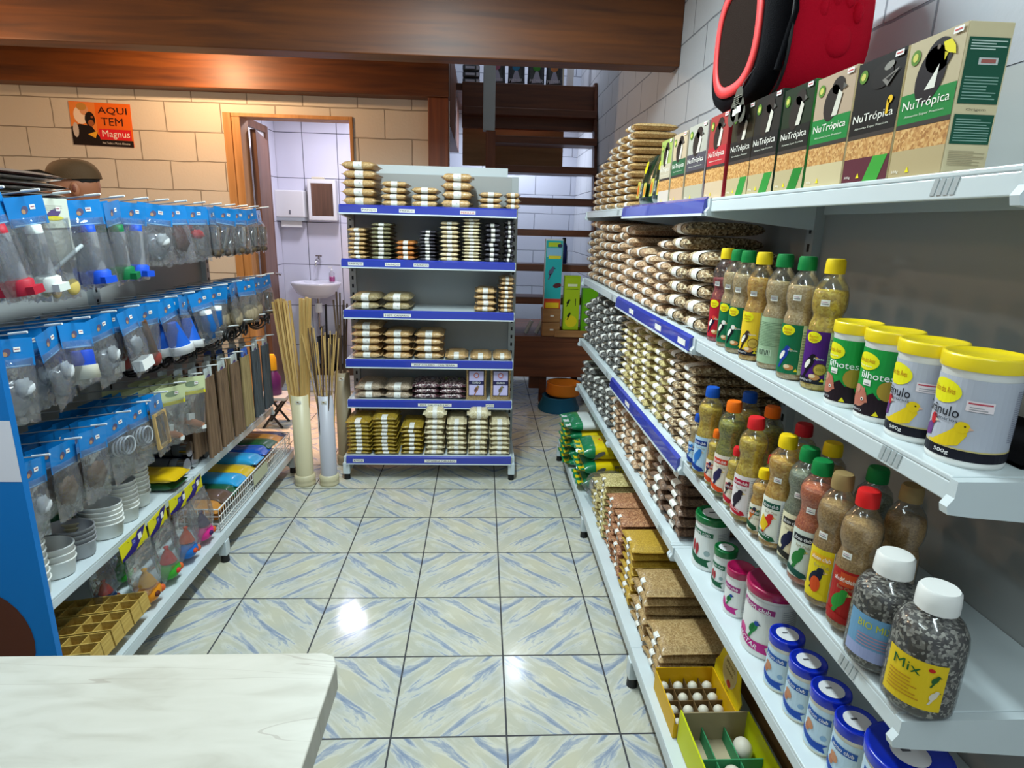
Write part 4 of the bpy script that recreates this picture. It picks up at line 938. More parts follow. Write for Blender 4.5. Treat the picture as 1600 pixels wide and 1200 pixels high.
BX = [  # y0, y1, height, top, band, low, stripe, body, mode, label
 (0.842, 0.953, 0.187, '#b8a888', '#1c7c38', '#b4a078', None, '#d8c8a0', 1, 'cream and green bird food carton with yellow beak, nearest on the top shelf'),
 (0.957, 1.078, 0.188, '#151311', '#151311', '#5c2834', '#3c9c38', '#cbb98e', 2, 'black bird food carton with open-beaked bird, second from the near end'),
 (1.082, 1.206, 0.192, '#b09880', '#1c7c38', '#c8b890', None, '#d8c8a0', 0, 'tan bird food carton with green band, right of a dark green one'),
 (1.214, 1.335, 0.198, '#1e2c1a', '#181a16', '#b8a880', '#1c7c2c', '#2c7c38', 0, 'dark green bird food carton, third from the near end behind tan one'),
 (1.343, 1.470, 0.207, '#24221e', '#1c1c1c', '#b8a880', '#2c8c38', '#24382a', 0, 'dark grey bird food carton with green strip, nearer of the matching pair'),
 (1.472, 1.600, 0.207, '#343020', '#1e1e1c', '#b8a880', '#2c8c38', '#5c4c34', 0, 'dark grey bird food carton with green strip, next to the red one'),
 (1.625, 1.758, 0.213, '#9c3c38', '#b02c34', '#c8b090', None, '#b42c38', 0, 'red bird food carton on the top shelf of the right rack'),
 (1.775, 1.935, 0.213, '#a8a498', '#4c4850', '#b0a890', None, '#b8b4b0', 0, 'grey bird food carton standing left of the red one'),
 (1.950, 2.085, 0.210, '#b8a488', '#2c5c3c', '#c0a488', None, '#c4b498', 0, 'beige bird food carton with dark green band, left of grey one'),
 (2.100, 2.225, 0.208, '#98a858', '#b8ac94', '#c8bcb0', None, '#c0bca0', 0, 'pale lime and beige bird food carton next to the green pouch')]
for y0, y1, h, top, band, low, stripe, body, mode, lab in BX:
    w_ = y1-y0; dep = 0.065 if y0 > 0.85 else 0.062
    t = thing('food_carton', lab, 'box', (0.535+dep/2, (y0+y1)/2, Z4+0.001), 0)
    b = MB().box(-dep/2, dep/2, -w_/2, w_/2, 0, h, body).build('carton', t, bevel=0.0012)
    m = MB(); carton_art(w_*0.985, h, top, band, low, stripe, mode=mode).apply(m, on_x(-dep/2, -1)); m.build('front_print', b)
    a = Art(); ww = dep*0.9
    if y0 < 0.85:
        a.rect(-ww/2, ww/2, h*0.47, h*0.90, '#1c5440', 1); a.lines(-ww*0.44, ww*0.40, h*0.50, h*0.66, 8, '#8ab0a0', 2, 0.35); a.lines(-ww*0.44, ww*0.44, h*0.82, h*0.89, 4, '#c8dcd0', 2, 0.4)
        a.rect(-ww*0.18, ww*0.30, h*0.725, h*0.77, '#c8ccc8', 2); a.rect(-ww*0.12, ww*0.24, h*0.735, h*0.76, '#a86058', 3)
        a.rect(-ww/2, ww/2, h*0.20, h*0.40, '#1c5440', 1); a.lines(-ww*0.44, ww*0.44, h*0.22, h*0.38, 9, '#8ab0a0', 2, 0.35); a.text('Origem', 0, h*0.43, ww*0.5, h*0.02, '#4c4038', 2); a.lines(-ww*0.46, ww*0.46, 0.01, h*0.16, 9, '#b0a080', 1, 0.4)
    else: a.rect(-ww/2, ww/2, h*0.2, h*0.5, band, 1)
    m = MB(); a.apply(m, on_y(-w_/2, -1)); m.build('side_print', b)
for k, (y, s) in enumerate(((2.36, 'right'), (2.56, 'left'))):
    t = thing('seed_pouch', f'dark green glossy pouch with yellow emblem between cartons and bags, {s} one', 'bag', (0.60, y, Z4+0.001), -PI/2)
    plain('pouch_green', '#0e2c1c', 0.25, 0, 0.8, 0.4, 30) if 'pouch_green' not in MATS else None
    b = pouch_mesh(0.19, 0.225 - 0.03*k, 0.08, 'pouch_green').build('pouch', t)
    a = Art(); a.ell(0.02, 0.15, 0.018, 0.024, '#d8cc18', 1); a.rect(-0.065, -0.02, 0.035, 0.10, '#c0b850', 1); a.ell(-0.045, 0.065, 0.014, 0.025, '#c86820', 2); a.rect(0.035, 0.075, 0.035, 0.09, '#c0b850', 1); a.ell(0.055, 0.06, 0.012, 0.02, '#d88020', 2); a.text('Passaro', 0.005, 0.08, 0.02, 0.06, '#d0d8c8', 2)
    m = MB(); a.apply(m, lambda a_, b_, l_: (a_, -0.0445+0.034*(b_/0.225)**2.2-0.0005*l_, b_)); m.build('front_print', b)

# ------------------------------------------------------------------ pet carrier resting on the cartons
pc = thing('pet_carrier', 'red and black pet carrier with oval mesh window resting on the cartons', 'pet carrier', (0.665, 1.665, Z4+0.214))
def rounded(hw, H_, n=40, p=3.2, zc=0.5):
    pts = []
    for k in range(n):
        t_ = 2*PI*k/n; c, s = math.cos(t_), math.sin(t_)
        pts.append((hw*math.copysign(abs(c)**(2/p), c), H_*zc + H_*zc*math.copysign(abs(s)**(2/p), s)))
    return pts
def shell(m, prof, mat, H_=0.345, hw=0.195):
    base = rounded(hw, H_); vs = []; n = len(base)
    for x, k in prof:
        for a, b in base: vs.append((x, a*k, H_/2+(b-H_/2)*k))
    m.add(vs, [(i*n+q, i*n+(q+1) % n, (i+1)*n+(q+1) % n, (i+1)*n+q) for i in range(len(prof)-1) for q in range(n)], mat, True)
    m.add(vs[:n], [tuple(range(n-1, -1, -1))], mat); m.add(vs[-n:], [tuple(range(n))], mat)
m = MB(); shell(m, [(-0.085, 0.93), (-0.07, 0.985), (-0.02, 1.0), (0.05, 0.985), (0.095, 0.94), (0.13, 0.84), (0.15, 0.68)], 'red_fabric'); m.build('body', pc)
m = MB(); shell(m, [(-0.118, 0.80), (-0.112, 0.90), (-0.09, 0.97), (-0.075, 0.975)], 'black_fabric'); m.build('front_flap', pc)
def ring(m, x, y0, z0, ry, rz, wd, mat, n=40, th=0.006, p=2.6):
    vs = []
    for kk, xx in ((1.0, x), (1.0, x-th), ((1-wd/ry), x-th), ((1-wd/ry), x)):
        for q in range(n):
            t_ = 2*PI*q/n; c, s = math.cos(t_), math.sin(t_)
            vs.append((xx, y0+ry*kk*math.copysign(abs(c)**(2/p), c), z0+(rz-(ry-ry*kk))*math.copysign(abs(s)**(2/p), s)))
    m.add(vs, [((i % 4)*n+q, (i % 4)*n+(q+1) % n, ((i+1) % 4)*n+(q+1) % n, ((i+1) % 4)*n+q) for i in range(4) for q in range(n)], mat, True)
m = MB(); ring(m, -0.118, 0.0, 0.176, 0.142, 0.138, 0.026, 'red_trim'); m.build('window_trim', pc)
m = MB(); vs = [(-0.1195, 0.117*math.copysign(abs(math.cos(t_))**(2/2.6), math.cos(t_)), 0.176+0.113*math.copysign(abs(math.sin(t_))**(2/2.6), math.sin(t_))) for t_ in [2*PI*q/40 for q in range(40)]]
m.add(vs, [tuple(range(40))], 'mesh_fabric'); m.build('mesh_window', pc)
m = MB(); pts = rounded(0.199, 0.353, 48); m.tube([(-0.074, a, b-0.004) for a, b in pts], 0.0045, 6, 'black', True); m.build('zip', pc)
m = MB()   # embossed paw on the side facing the camera
for dx_, dz_, rx_, rz_ in ((0.02, -0.035, 0.042, 0.036), (-0.035, 0.028, 0.017, 0.022), (0.0, 0.052, 0.016, 0.022), (0.038, 0.05, 0.016, 0.022), (0.068, 0.022, 0.015, 0.022)):
    m.ell((0.025+dx_*0.8, -0.186, 0.16+dz_), rx_*0.8, 0.014, rz_, 'red_fabric')
m.build('paw_emblem', pc)
m = MB(); m.tube([(-0.05, -0.06, 0.345), (-0.05, -0.06, 0.375), (-0.05, 0.06, 0.375), (-0.05, 0.06, 0.345)], 0.009, 8, 'black_fabric'); m.build('carry_handle', pc)
m = MB(); m.box(0.02, 0.06, -0.196, 0.196, 0.12, 0.15, 'black_fabric') if False else m.tube([(-0.08, -0.185, 0.30), (-0.07, -0.20, 0.18), (-0.09, -0.185, 0.06)], 0.007, 6, 'black_fabric'); m.build('side_strap', pc)
tg = MB()
plain('tag_card', '#4c4a40', 0.6)
vs2 = [(0.0, 0.0)]
a = Art(); a.ell(0, -0.045, 0.040, 0.030, 'tag_card', 0); a.ell(-0.028, -0.060, 0.022, 0.022, 'tag_card', 0); a.ell(0.030, -0.060, 0.020, 0.020, 'tag_card', 0); a.ell(0.002, -0.018, 0.024, 0.022, 'tag_card', 0); a.rect(-0.002, 0.022, -0.055, -0.040, 'paper', 1); a.rect(-0.024, -0.004, -0.058, -0.044, 'paper', 1); a.lines(-0.025, 0.02, -0.035, -0.012, 5, '#8c8a7c', 1, 0.3)
a.apply(tg, on_x(-0.150, -1, 0.0004, -0.13, 0.03)); tg.tube([(-0.115, -0.13, 0.08), (-0.14, -0.13, 0.045), (-0.149, -0.13, 0.012)], 0.001, 5, 'black'); tg.build('price_tag', pc)

# ================================================================== bottles
def bottle_prof(kind):
    if kind == 'tall': return [(0.029, 0), (0.0315, 0.004), (0.0320, 0.012), (0.0315, 0.125), (0.0300, 0.132), (0.0265, 0.143), (0.0268, 0.148), (0.0310, 0.160), (0.0325, 0.172), (0.0320, 0.188), (0.0290, 0.203), (0.0200, 0.218), (0.0140, 0.226), (0.0135, 0.232)]
    if kind == 'alcon': return [(0.030, 0), (0.0325, 0.004), (0.0330, 0.010), (0.0325, 0.118), (0.0300, 0.128), (0.0270, 0.140), (0.0268, 0.160), (0.0300, 0.168), (0.0322, 0.178), (0.0322, 0.192), (0.0290, 0.206), (0.0200, 0.218), (0.0145, 0.224), (0.0140, 0.229)]
    if kind == 'small': return [(0.0205, 0), (0.0225, 0.003), (0.0225, 0.072), (0.0210, 0.080), (0.0190, 0.088), (0.0215, 0.098), (0.0222, 0.108), (0.0200, 0.118), (0.0125, 0.128), (0.0100, 0.132), (0.0098, 0.136)]
    return [(0.043, 0), (0.047, 0.004), (0.048, 0.012), (0.048, 0.108), (0.0455, 0.125), (0.038, 0.140), (0.026, 0.150), (0.0225, 0.154), (0.0225, 0.160)]
def r_at(prof, z):
    for (r0, z0), (r1, z1) in zip(prof, prof[1:]):
        if z0 <= z <= z1: return r0+(r1-r0)*(z-z0)/max(z1-z0, 1e-6)
    return prof[-1][0]
def bottle(kind, loc, cap, fill, fillz, art, label, az=math.radians(214), lz=(0.014, 0.118), arc=1.3, cat='bottle', capz=None, sticker=None, word='food_bottle'):
    pf = bottle_prof(kind); t = thing(word, label, cat, loc)
    inner = [(max(r-0.0014, 0.001), z+0.0008) for r, z in pf if z < fillz] + [(r_at(pf, fillz)-0.0014, fillz), (1e-5, fillz+0.002)]
    MB().lathe([(1e-5, 0.001)]+inner, 22, mat=fill).build('contents', t)
    MB().lathe(pf, 26, mat='clear_shell').build('bottle_body', t)
    zc = pf[-1][1]; top = {'tall': 0.256, 'alcon': 0.252, 'small': 0.153, 'jar': 0.188}[kind]; rc = {'tall': 0.0178, 'alcon': 0.0185, 'small': 0.0125, 'jar': 0.0275}[kind]
    z0 = zc-0.004
    c = MB(); n = 36; vs = []
    for z, k in ((z0, 1.0), (z0+0.012, 1.0), (top-0.004, 0.96), (top, 0.86)):
        for q in range(n): rr = rc*k*(1+(0.022 if q % 2 and z < top-0.001 else 0)); vs.append((rr*math.cos(2*PI*q/n), rr*math.sin(2*PI*q/n), z))
    c.add(vs, [(i*n+q, i*n+(q+1) % n, (i+1)*n+(q+1) % n, (i+1)*n+q) for i in range(3) for q in range(n)], cap, True); c.add(vs[-n:], [tuple(range(n))], cap); c.build('cap', t)
    r = r_at(pf, 0.06)
    if art:
        m = MB(); art.apply(m, wrap(r, az, lz[0]), 0.006); m.build('label', t)
    if sticker:
        m = MB(); a = Art(); a.rect(-0.008, 0.008, 0, 0.012, 'paper', 1); a.rect(-0.006, 0.006, 0.003, 0.005, '#8c8c90', 2); a.rect(-0.006, 0.004, 0.007, 0.008, '#b06a90', 2); a.apply(m, wrap(r_at(pf, sticker[1])+0.0008, math.radians(sticker[0]), sticker[1]), 0.006); m.build('price_sticker', t)
    return t
def lab_reino(base, birdc, headc, medal=False, foot='ink', h=0.104, hw=0.034):
    a = Art(); a.rect(-hw, hw, 0, h, base, 0); a.rect(hw-0.010, hw, 0, h, '#c8d4a4', 1); a.lines(hw-0.009, hw-0.002, 0.01, h-0.01, 14, '#8ca080', 2, 0.35)
    a.ell(-0.006, h-0.012, 0.015, 0.011, '#e8e018', 3); a.text('Reino', -0.006, h-0.010, 0.018, 0.006, '#c07018', 4); a.ell(-0.006, h-0.017, 0.009, 0.0025, '#c8a818', 4)
    a.bird(-0.008, 0.040, 0.028, birdc, headc, '#d8a050', 1, 2, '#f0ece0'); a.text('Papinha', 0.010, 0.050, 0.018, 0.005, '#e8f0e8', 3)
    a.ell(0.006, 0.014, 0.010, 0.006, '#c88850', 3); a.ell(0.002, 0.016, 0.006, 0.004, '#e8d0a8', 4)
    a.poly([(0.016, 0.006), (0.024, 0.006), (0.020, 0.013)], '#e8d820', 4)
    if medal: a.ell(0.014, 0.030, 0.012, 0.012, '#6c5418', 3); a.ell(0.014, 0.030, 0.0105, 0.0105, '#c8a848', 4); a.text('GOLD', 0.014, 0.030, 0.014, 0.005, '#6c5418', 5); a.rect(-hw, hw-0.010, 0, 0.012, '#1c1c24', 2); a.text('ALIMENTO', -0.012, 0.006, 0.03, 0.004, '#e8e8e8', 4)
    return a
AZ = math.radians(216)
S2 = [(0.579, 1.644, '#e8c81c', 'feed_red', '#b01c2c', '#1c1430', '#d84838', False, 'yellow-capped bottle with red label and red contents, first beside the bags'),
      (0.574, 1.561, '#0f7c3c', 'feed_beige', '#126a44', '#10141c', '#e8e4dc', False, 'green-capped bottle of beige food, second from the bags'),
      (0.568, 1.485, '#0f7c3c', 'feed_beige', '#126a44', '#10141c', '#e8e4dc', False, 'green-capped bottle of beige food, third from the bags'),
      (0.569, 1.402, '#e8c81c', 'feed_amber', '#e8c42c', '#2c2018', '#3c2c24', True, 'yellow-capped bottle of amber food with yellow label and gold medal'),
      (0.575, 1.315, '#0f7c3c', 'feed_beige', '#9cb894', None, None, False, 'green-capped bottle turned to show its pale green back label'),
      (0.575, 1.220, '#0f7c3c', 'feed_beige', '#126a44', '#1c3c9c', '#1c3c9c', False, 'green-capped bottle with green label and blue bird'),
      (0.585, 1.137, '#e8c81c', 'feed_yellow', '#4c1c74', '#141018', '#141018', True, 'yellow-capped bottle of yellow food with purple label, beside the tubs')]
seed_mat('feed_red', '#8c2424', '#b03838', '#c85c50', 120, 0.1)
for i, (x, y, cap, fill, base, bc, hc, md, lab) in enumerate(S2):
    if bc: art = lab_reino(base, bc, hc, md)
    else:
        art = Art(); art.rect(-0.034, 0.034, 0, 0.104, base, 0); art.lines(-0.028, 0.028, 0.04, 0.095, 16, '#5c7c5c', 1, 0.3); art.rect(-0.02, 0.012, 0.018, 0.032, '#b8d0b0', 1)
        for q in range(9): art.rect(-0.018+0.0032*q, -0.0165+0.0032*q, 0.019, 0.031, '#2c3c2c', 2)
    bottle('tall', (x, y, Z3), cap, fill, 0.196 if i else 0.175, art, lab, AZ, (0.014, 0.118), sticker=(208+3*i, 0.168 if i > 4 else 0.155))
# tubs of the second shelf
def tub(loc, r, h, lid, body, art, label, az=math.radians(214), lidh=0.020, lz=0.0, lidart=None, word='food_tub', lidr=None, arc_art_step=0.006):
    t = thing(word, label, 'tub', loc); lidr = lidr or r*1.06
    MB().lathe([(1e-5, 0.0), (r*0.96, 0.0), (r, 0.006), (r*0.985, 0.010), (r*0.985, h-0.026), (r*1.02, h-0.022), (r*1.02, h-lidh)], 36, mat=body).build('tub_body', t)
    MB().lathe([(lidr, h-lidh), (lidr*1.01, h-lidh+0.003), (lidr*1.01, h-0.004), (lidr*0.985, h), (lidr*0.90, h), (lidr*0.88, h-0.0015), (1e-5, h-0.0015)], 40, mat=lid).build('lid', t)
    if art: m = MB(); art.apply(m, wrap(r*0.987, az, 0), 0.007); m.build('label', t)
    if lidart: m = MB(); lidart.apply(m, on_z(h-0.0014 if True else h, 0, 0)); m.build('lid_sticker', t)
    return t
def art_filhotes():
    a = Art(); h = 0.112; z0 = 0.010; hw = 0.085
    a.rect(-hw, hw, z0, h+z0, '#1c9440', 0); a.rect(0.048, hw, z0, h+z0, '#c8ccd4', 1); a.lines(0.052, hw-0.003, z0+0.03, h, 22, '#74788c', 2, 0.3)
    a.ell(-0.022, h+z0-0.022, 0.024, 0.015, '#e8e01c', 2); a.text('Reino das Aves', -0.022, h+z0-0.020, 0.034, 0.008, '#b87018', 3)
    a.text('filhotes', 0.0, 0.078, 0.054, 0.012, '#f0f4f0', 4, 0, 0.01); a.text('Papa para', -0.022, 0.092, 0.026, 0.004, '#e0ece0', 4)
    a.rect(-0.020, -0.006, 0.060, 0.070, 'paper', 3); a.rect(-0.018, -0.008, 0.062, 0.064, '#8c8c90', 4)
    a.poly([(-hw*0.7, z0), (0.05, z0), (0.046, 0.03), (0.03, 0.026), (0.022, 0.044), (0.01, 0.040), (0.0, 0.050), (-0.03, 0.030), (-hw*0.7, 0.028)], '#20141c', 1)
    a.ell(-0.028, 0.040, 0.020, 0.018, '#c08068', 2, -0.6); a.poly([(-0.045, 0.034), (-0.015, 0.056), (-0.006, 0.032), (-0.035, 0.020)], '#b8705c', 3); a.ell(-0.016, 0.036, 0.003, 0.003, '#f0e8e0', 5); a.ell(-0.016, 0.036, 0.0014, 0.0014, '#181010', 6); a.ell(-0.028, 0.052, 0.005, 0.007, '#c89078', 4)
    a.ell(0.022, 0.056, 0.017, 0.017, '#a88c34', 3); a.poly([(0.004, z0+0.002), (0.014, z0+0.002), (0.009, z0+0.010)], '#e8d820', 4); a.text('ALIMENTO', -0.03, z0+0.006, 0.032, 0.004, '#d8d8dc', 4)
    return a
def art_granulo():
    a = Art(); h = 0.112; z0 = 0.010; hw = 0.105
    a.rect(-hw, hw, z0, h+z0, '#b4b8c4', 0); a.lines(0.062, hw-0.004, z0+0.03, h, 24, '#787c90', 2, 0.3)
    a.ell(-0.030, h+z0-0.022, 0.027, 0.017, '#e8e01c', 2); a.text('Reino das Aves', -0.030, h+z0-0.020, 0.038, 0.009, '#b87018', 3)
    a.text('Grânulo', -0.030, 0.074, 0.058, 0.014, '#1c1c24', 4, 0, 0.012); a.text('Canarios', -0.018, 0.063, 0.034, 0.005, '#3c3c44', 4)
    a.rect(0.004, 0.034, 0.080, 0.094, '#e8dce0', 3); a.rect(0.006, 0.032, 0.090, 0.092, '#c04858', 4); a.lines(0.008, 0.030, 0.082, 0.088, 2, '#9c9ca0', 4, 0.4)
    a.rect(-hw, hw, z0, z0+0.014, '#141420', 1); a.rect(-hw, hw, z0+0.014, z0+0.016, '#c8b878', 1); a.text('500g', -0.014, z0+0.007, 0.020, 0.007, '#f0f0f0', 4, 0, 0.01)
    a.poly([(-0.040, 0.028), (-0.030, 0.030), (-0.012, 0.045), (0.002, 0.060), (0.010, 0.056), (0.012, 0.046), (0.004, 0.030), (-0.008, 0.026), (-0.028, 0.024)], '#e8c81c', 2); a.ell(0.005, 0.056, 0.009, 0.008, '#e8c81c', 3); a.poly([(0.013, 0.058), (0.018, 0.055), (0.012, 0.053)], '#e0b090', 4); a.ell(0.008, 0.058, 0.0012, 0.0012, '#181010', 5)
    a.poly([(-0.052, 0.030), (-0.036, 0.034), (-0.034, 0.050), (-0.044, 0.052), (-0.054, 0.044)], '#6c3c80', 2); a.ell(-0.036, 0.058, 0.006, 0.008, '#c02430', 3); a.poly([(-0.031, 0.060), (-0.024, 0.057), (-0.031, 0.055)], '#c8b8a8', 4)
    return a
plain('lid_yellow', '#ecd010', 0.35, 0, 0.3)
TB = [(0.579, 1.026, 0.037, art_filhotes, 'green and white tub with yellow lid reading filhotes, left of the pair'), (0.589, 0.943, 0.041, art_filhotes, 'green and white tub with yellow lid reading filhotes, right of the pair'),
      (0.586, 0.852, 0.043, art_granulo, 'silver tub with yellow lid and canary, behind its near twin'), (0.590, 0.760, 0.047, art_granulo, 'silver tub with yellow lid and canary, nearest the shelf end')]
for x, y, r, fa, lab in TB: tub((x, y, Z3), r, 0.153, 'lid_yellow', 'plastic_white', fa(), lab, math.radians(212))
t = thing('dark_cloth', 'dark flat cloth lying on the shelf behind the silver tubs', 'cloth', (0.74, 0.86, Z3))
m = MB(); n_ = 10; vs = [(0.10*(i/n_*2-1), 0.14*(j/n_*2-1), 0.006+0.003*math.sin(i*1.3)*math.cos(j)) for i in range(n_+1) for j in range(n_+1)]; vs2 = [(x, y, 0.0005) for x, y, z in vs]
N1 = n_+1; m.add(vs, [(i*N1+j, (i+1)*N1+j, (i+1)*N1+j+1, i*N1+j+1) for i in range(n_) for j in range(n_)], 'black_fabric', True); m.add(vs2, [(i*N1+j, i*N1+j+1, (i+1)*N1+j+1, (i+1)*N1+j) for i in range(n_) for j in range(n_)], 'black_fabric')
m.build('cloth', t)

# ---- third shelf bottles
def lab_alcon(base, bandc, birdc, ribbon, txt=None, hw=0.026, h=0.100, head=None, brand='alcon'):
    a = Art(); a.rect(-hw, hw, 0, h, base, 0); a.rect(-hw*0.7, hw*0.95, h-0.024, h-0.010, bandc, 2); a.text(brand+' club', 0.003, h-0.017, hw*1.4, 0.008, '#f4f4f4', 4, 0, 0.012)
    a.text('Eco Club', 0.006, h-0.032, 0.026, 0.006, '#a0906c', 3); a.bird(-0.002, 0.042, 0.036*hw/0.026, birdc, head or birdc, '#e8c878', 1, 2, None)
    a.poly([(-hw, 0.010), (-hw, 0.022), (hw*0.7, 0.012), (hw*0.9, 0.004), (hw*0.4, 0.0)], ribbon, 4)
    if txt: a.text(txt, -0.004, 0.014, hw*1.2, 0.006, '#f4f4f4', 6, -0.15, 0.01)
    a.rect(hw, hw*1.9, 0, h, '#e4e4e4', 0); a.lines(hw+0.002, hw*1.9-0.002, 0.01, h-0.005, 20, '#a0a0a4', 1, 0.3)
    return a
Z = Z2+0.012
B3 = [ # kind, x, y, cap, fill, art args, label
 ('small', 0.538, 1.612, '#1c4cb0', 'feed_beige', ('#b4d4ec', '#1c3c8c', '#2c74c4', '#1c3c8c'), 'small blue-capped bottle with pale blue label at the far end, third shelf'),
 ('alcon', 0.542, 1.547, '#1450b0', 'feed_yellow', ('#b4d4ec', '#1c3c8c', '#2c74c4', '#1c3c8c'), 'tall blue-capped bottle with pale blue label in the front row'),
 ('alcon', 0.625, 1.500, '#1450b0', 'feed_yellow', None, 'tall blue-capped bottle in the back row behind the orange-capped one'),
 ('small', 0.541, 1.477, '#ec6c14', 'feed_yellow', ('#e8dccc', '#d03c24', '#2c2850', '#d8481c'), 'small orange-capped bottle between tall blue- and orange-capped ones'),
 ('alcon', 0.546, 1.413, '#e86c10', 'feed_olive', ('#e8dccc', '#d03c24', '#2c2850', '#d8481c'), 'tall orange-capped bottle of olive pellets in the front row'),
 ('alcon', 0.625, 1.370, '#e86c10', 'feed_olive', None, 'tall orange-capped bottle in the back row'),
 ('small', 0.543, 1.350, '#d42428', 'feed_yellow', ('#e8dccc', '#b01c30', '#2c2430', '#c01c30'), 'small red-capped bottle in front of tall red-capped ones'),
 ('alcon', 0.545, 1.284, '#d42428', 'feed_yellow', ('#e4dcdc', '#b01c40', '#2c2430', '#c01c30', 'ECO CLUB'), 'tall red-capped bottle of yellow pellets, black and red bird label'),
 ('small', 0.605, 1.295, '#d42428', 'feed_yellow', None, 'small red-capped bottle half hidden behind the tall red-capped one'),
 ('alcon', 0.635, 1.240, '#b81c28', 'feed_yellow', None, 'tall dark-red-capped bottle in the back row'),
 ('small', 0.545, 1.214, '#ecc814', 'feed_amber', ('#e8e4d0', '#1c5c3c', '#c86428', '#1c4c30'), 'small yellow-capped bottle left of the tall canary-label bottle'),
 ('alcon', 0.560, 1.164, '#ecc814', 'feed_amber', ('#ecebdd', '#1c5444', '#d02c28', '#1c5c38', 'SINGING'), 'tall yellow-capped bottle with red bird on white label'),
 ('alcon', 0.632, 1.120, '#ecc814', 'feed_amber', None, 'tall yellow-capped bottle in the back row'),
 ('alcon', 0.567, 1.090, '#0f7c3c', 'feed_greygreen', ('#e4dcb8', '#2c2c28', '#1c2040', '#2c2c28', None), 'tall green-capped bottle of grey-green food with toucan label'),
 ('alcon', 0.556, 1.024, '#0f7c3c', 'feed_orange', ('#d4dcd0', '#24282c', '#2c7c38', '#1c5044', None), 'tall green-capped bottle of orange powder with parrot label'),
 ('alcon', 0.642, 0.990, '#0f7c3c', 'feed_greygreen', None, 'tall green-capped bottle in the back row'),
 ('tall', 0.553, 0.954, '#947c50', 'feed_brown', ('#e0c81c', '#e8b020', '#1c2438', '#e0c81c', None), 'tan-capped bottle of brown food with yellow label and dark bird'),
 ('tall', 0.645, 0.905, '#947c50', 'feed_brown', None, 'tan-capped bottle in the back row behind the red-capped parrot bottle'),
 ('tall', 0.556, 0.886, '#d42020', 'feed_brown', ('#a82420', '#b43c24', '#2c8c34', '#a82420', None), 'red-capped bottle of brown food with red label and green parrot')]
for i, (kind, x, y, cap, fill, args, lab) in enumerate(B3):
    sm = kind == 'small'; art = None
    if args:
        base, bandc, bc, rib = args[:4]; art = lab_alcon(base, bandc, bc, rib, args[4] if len(args) > 4 else None, hw=0.015 if sm else 0.024, h=0.062 if sm else 0.100, head='#2c2c40' if bc == '#c86428' else None)
        if bc == '#d02c28': art.poly([(-0.020, 0.030), (-0.012, 0.060), (0.004, 0.040), (-0.004, 0.020)], '#e8c020', 3)
        if kind == 'tall' and base == '#a82420': art.rect(-0.004, 0.022, 0.072, 0.096, '#c84c24', 4); art.text('Merex', 0.009, 0.084, 0.022, 0.008, '#f0e0c0', 5)
        if kind == 'tall' and base == '#e0c81c': art.ell(0.0, 0.030, 0.009, 0.016, '#d85020', 5)
    bottle(kind, (x, y, Z), cap, fill, 0.112 if sm else 0.196, art, lab, math.radians(208), (0.010 if sm else 0.014, 0), sticker=((222, 0.15) if i in (11, 13, 14) else ((205, 0.135) if kind == 'tall' and args else None)))
for x, y, base, tx, fill, lab in ((0.556, 0.800, '#6c9cc0', 'Bio Mix', 'gravel', 'white-capped jar of speckled mix with blue label, behind the yellow-labelled one'), (0.560, 0.712, '#e0c020', 'Mix', 'gravel', 'white-capped jar of dark speckled mix with yellow label at shelf end')):
    a = Art(); hw = 0.040; a.rect(-hw, hw, 0, 0.075, base, 0)
    if tx == 'Mix':
        a.text('Mix', -0.010, 0.060, 0.036, 0.015, '#1c5c2c', 3, 0, 0.02); a.lines(-0.032, 0.012, 0.012, 0.046, 6, '#c08c1c', 2, 0.35); a.bird(0.026, 0.052, 0.012, '#2c5c2c', '#2c5c2c', '#2c2c2c'); a.ell(0.020, 0.066, 0.004, 0.003, '#c02020', 3); a.bird(0.028, 0.026, 0.014, '#d8d0c0', '#d8d0c0', '#2c2c2c')
    else: a.text('BIO MIX', 0.004, 0.060, 0.05, 0.012, '#c8c828', 3, 0, 0.02); a.rect(-hw, hw, 0, 0.02, '#9aa4cc', 1); a.lines(-0.02, 0.03, 0.024, 0.046, 4, '#b08ca0', 2, 0.4)
    bottle('jar', (x, y, Z), 'plastic_white', fill, 0.140 if tx == 'Mix' else 0.13, a, lab, math.radians(218), (0.018, 0), word='seed_jar')

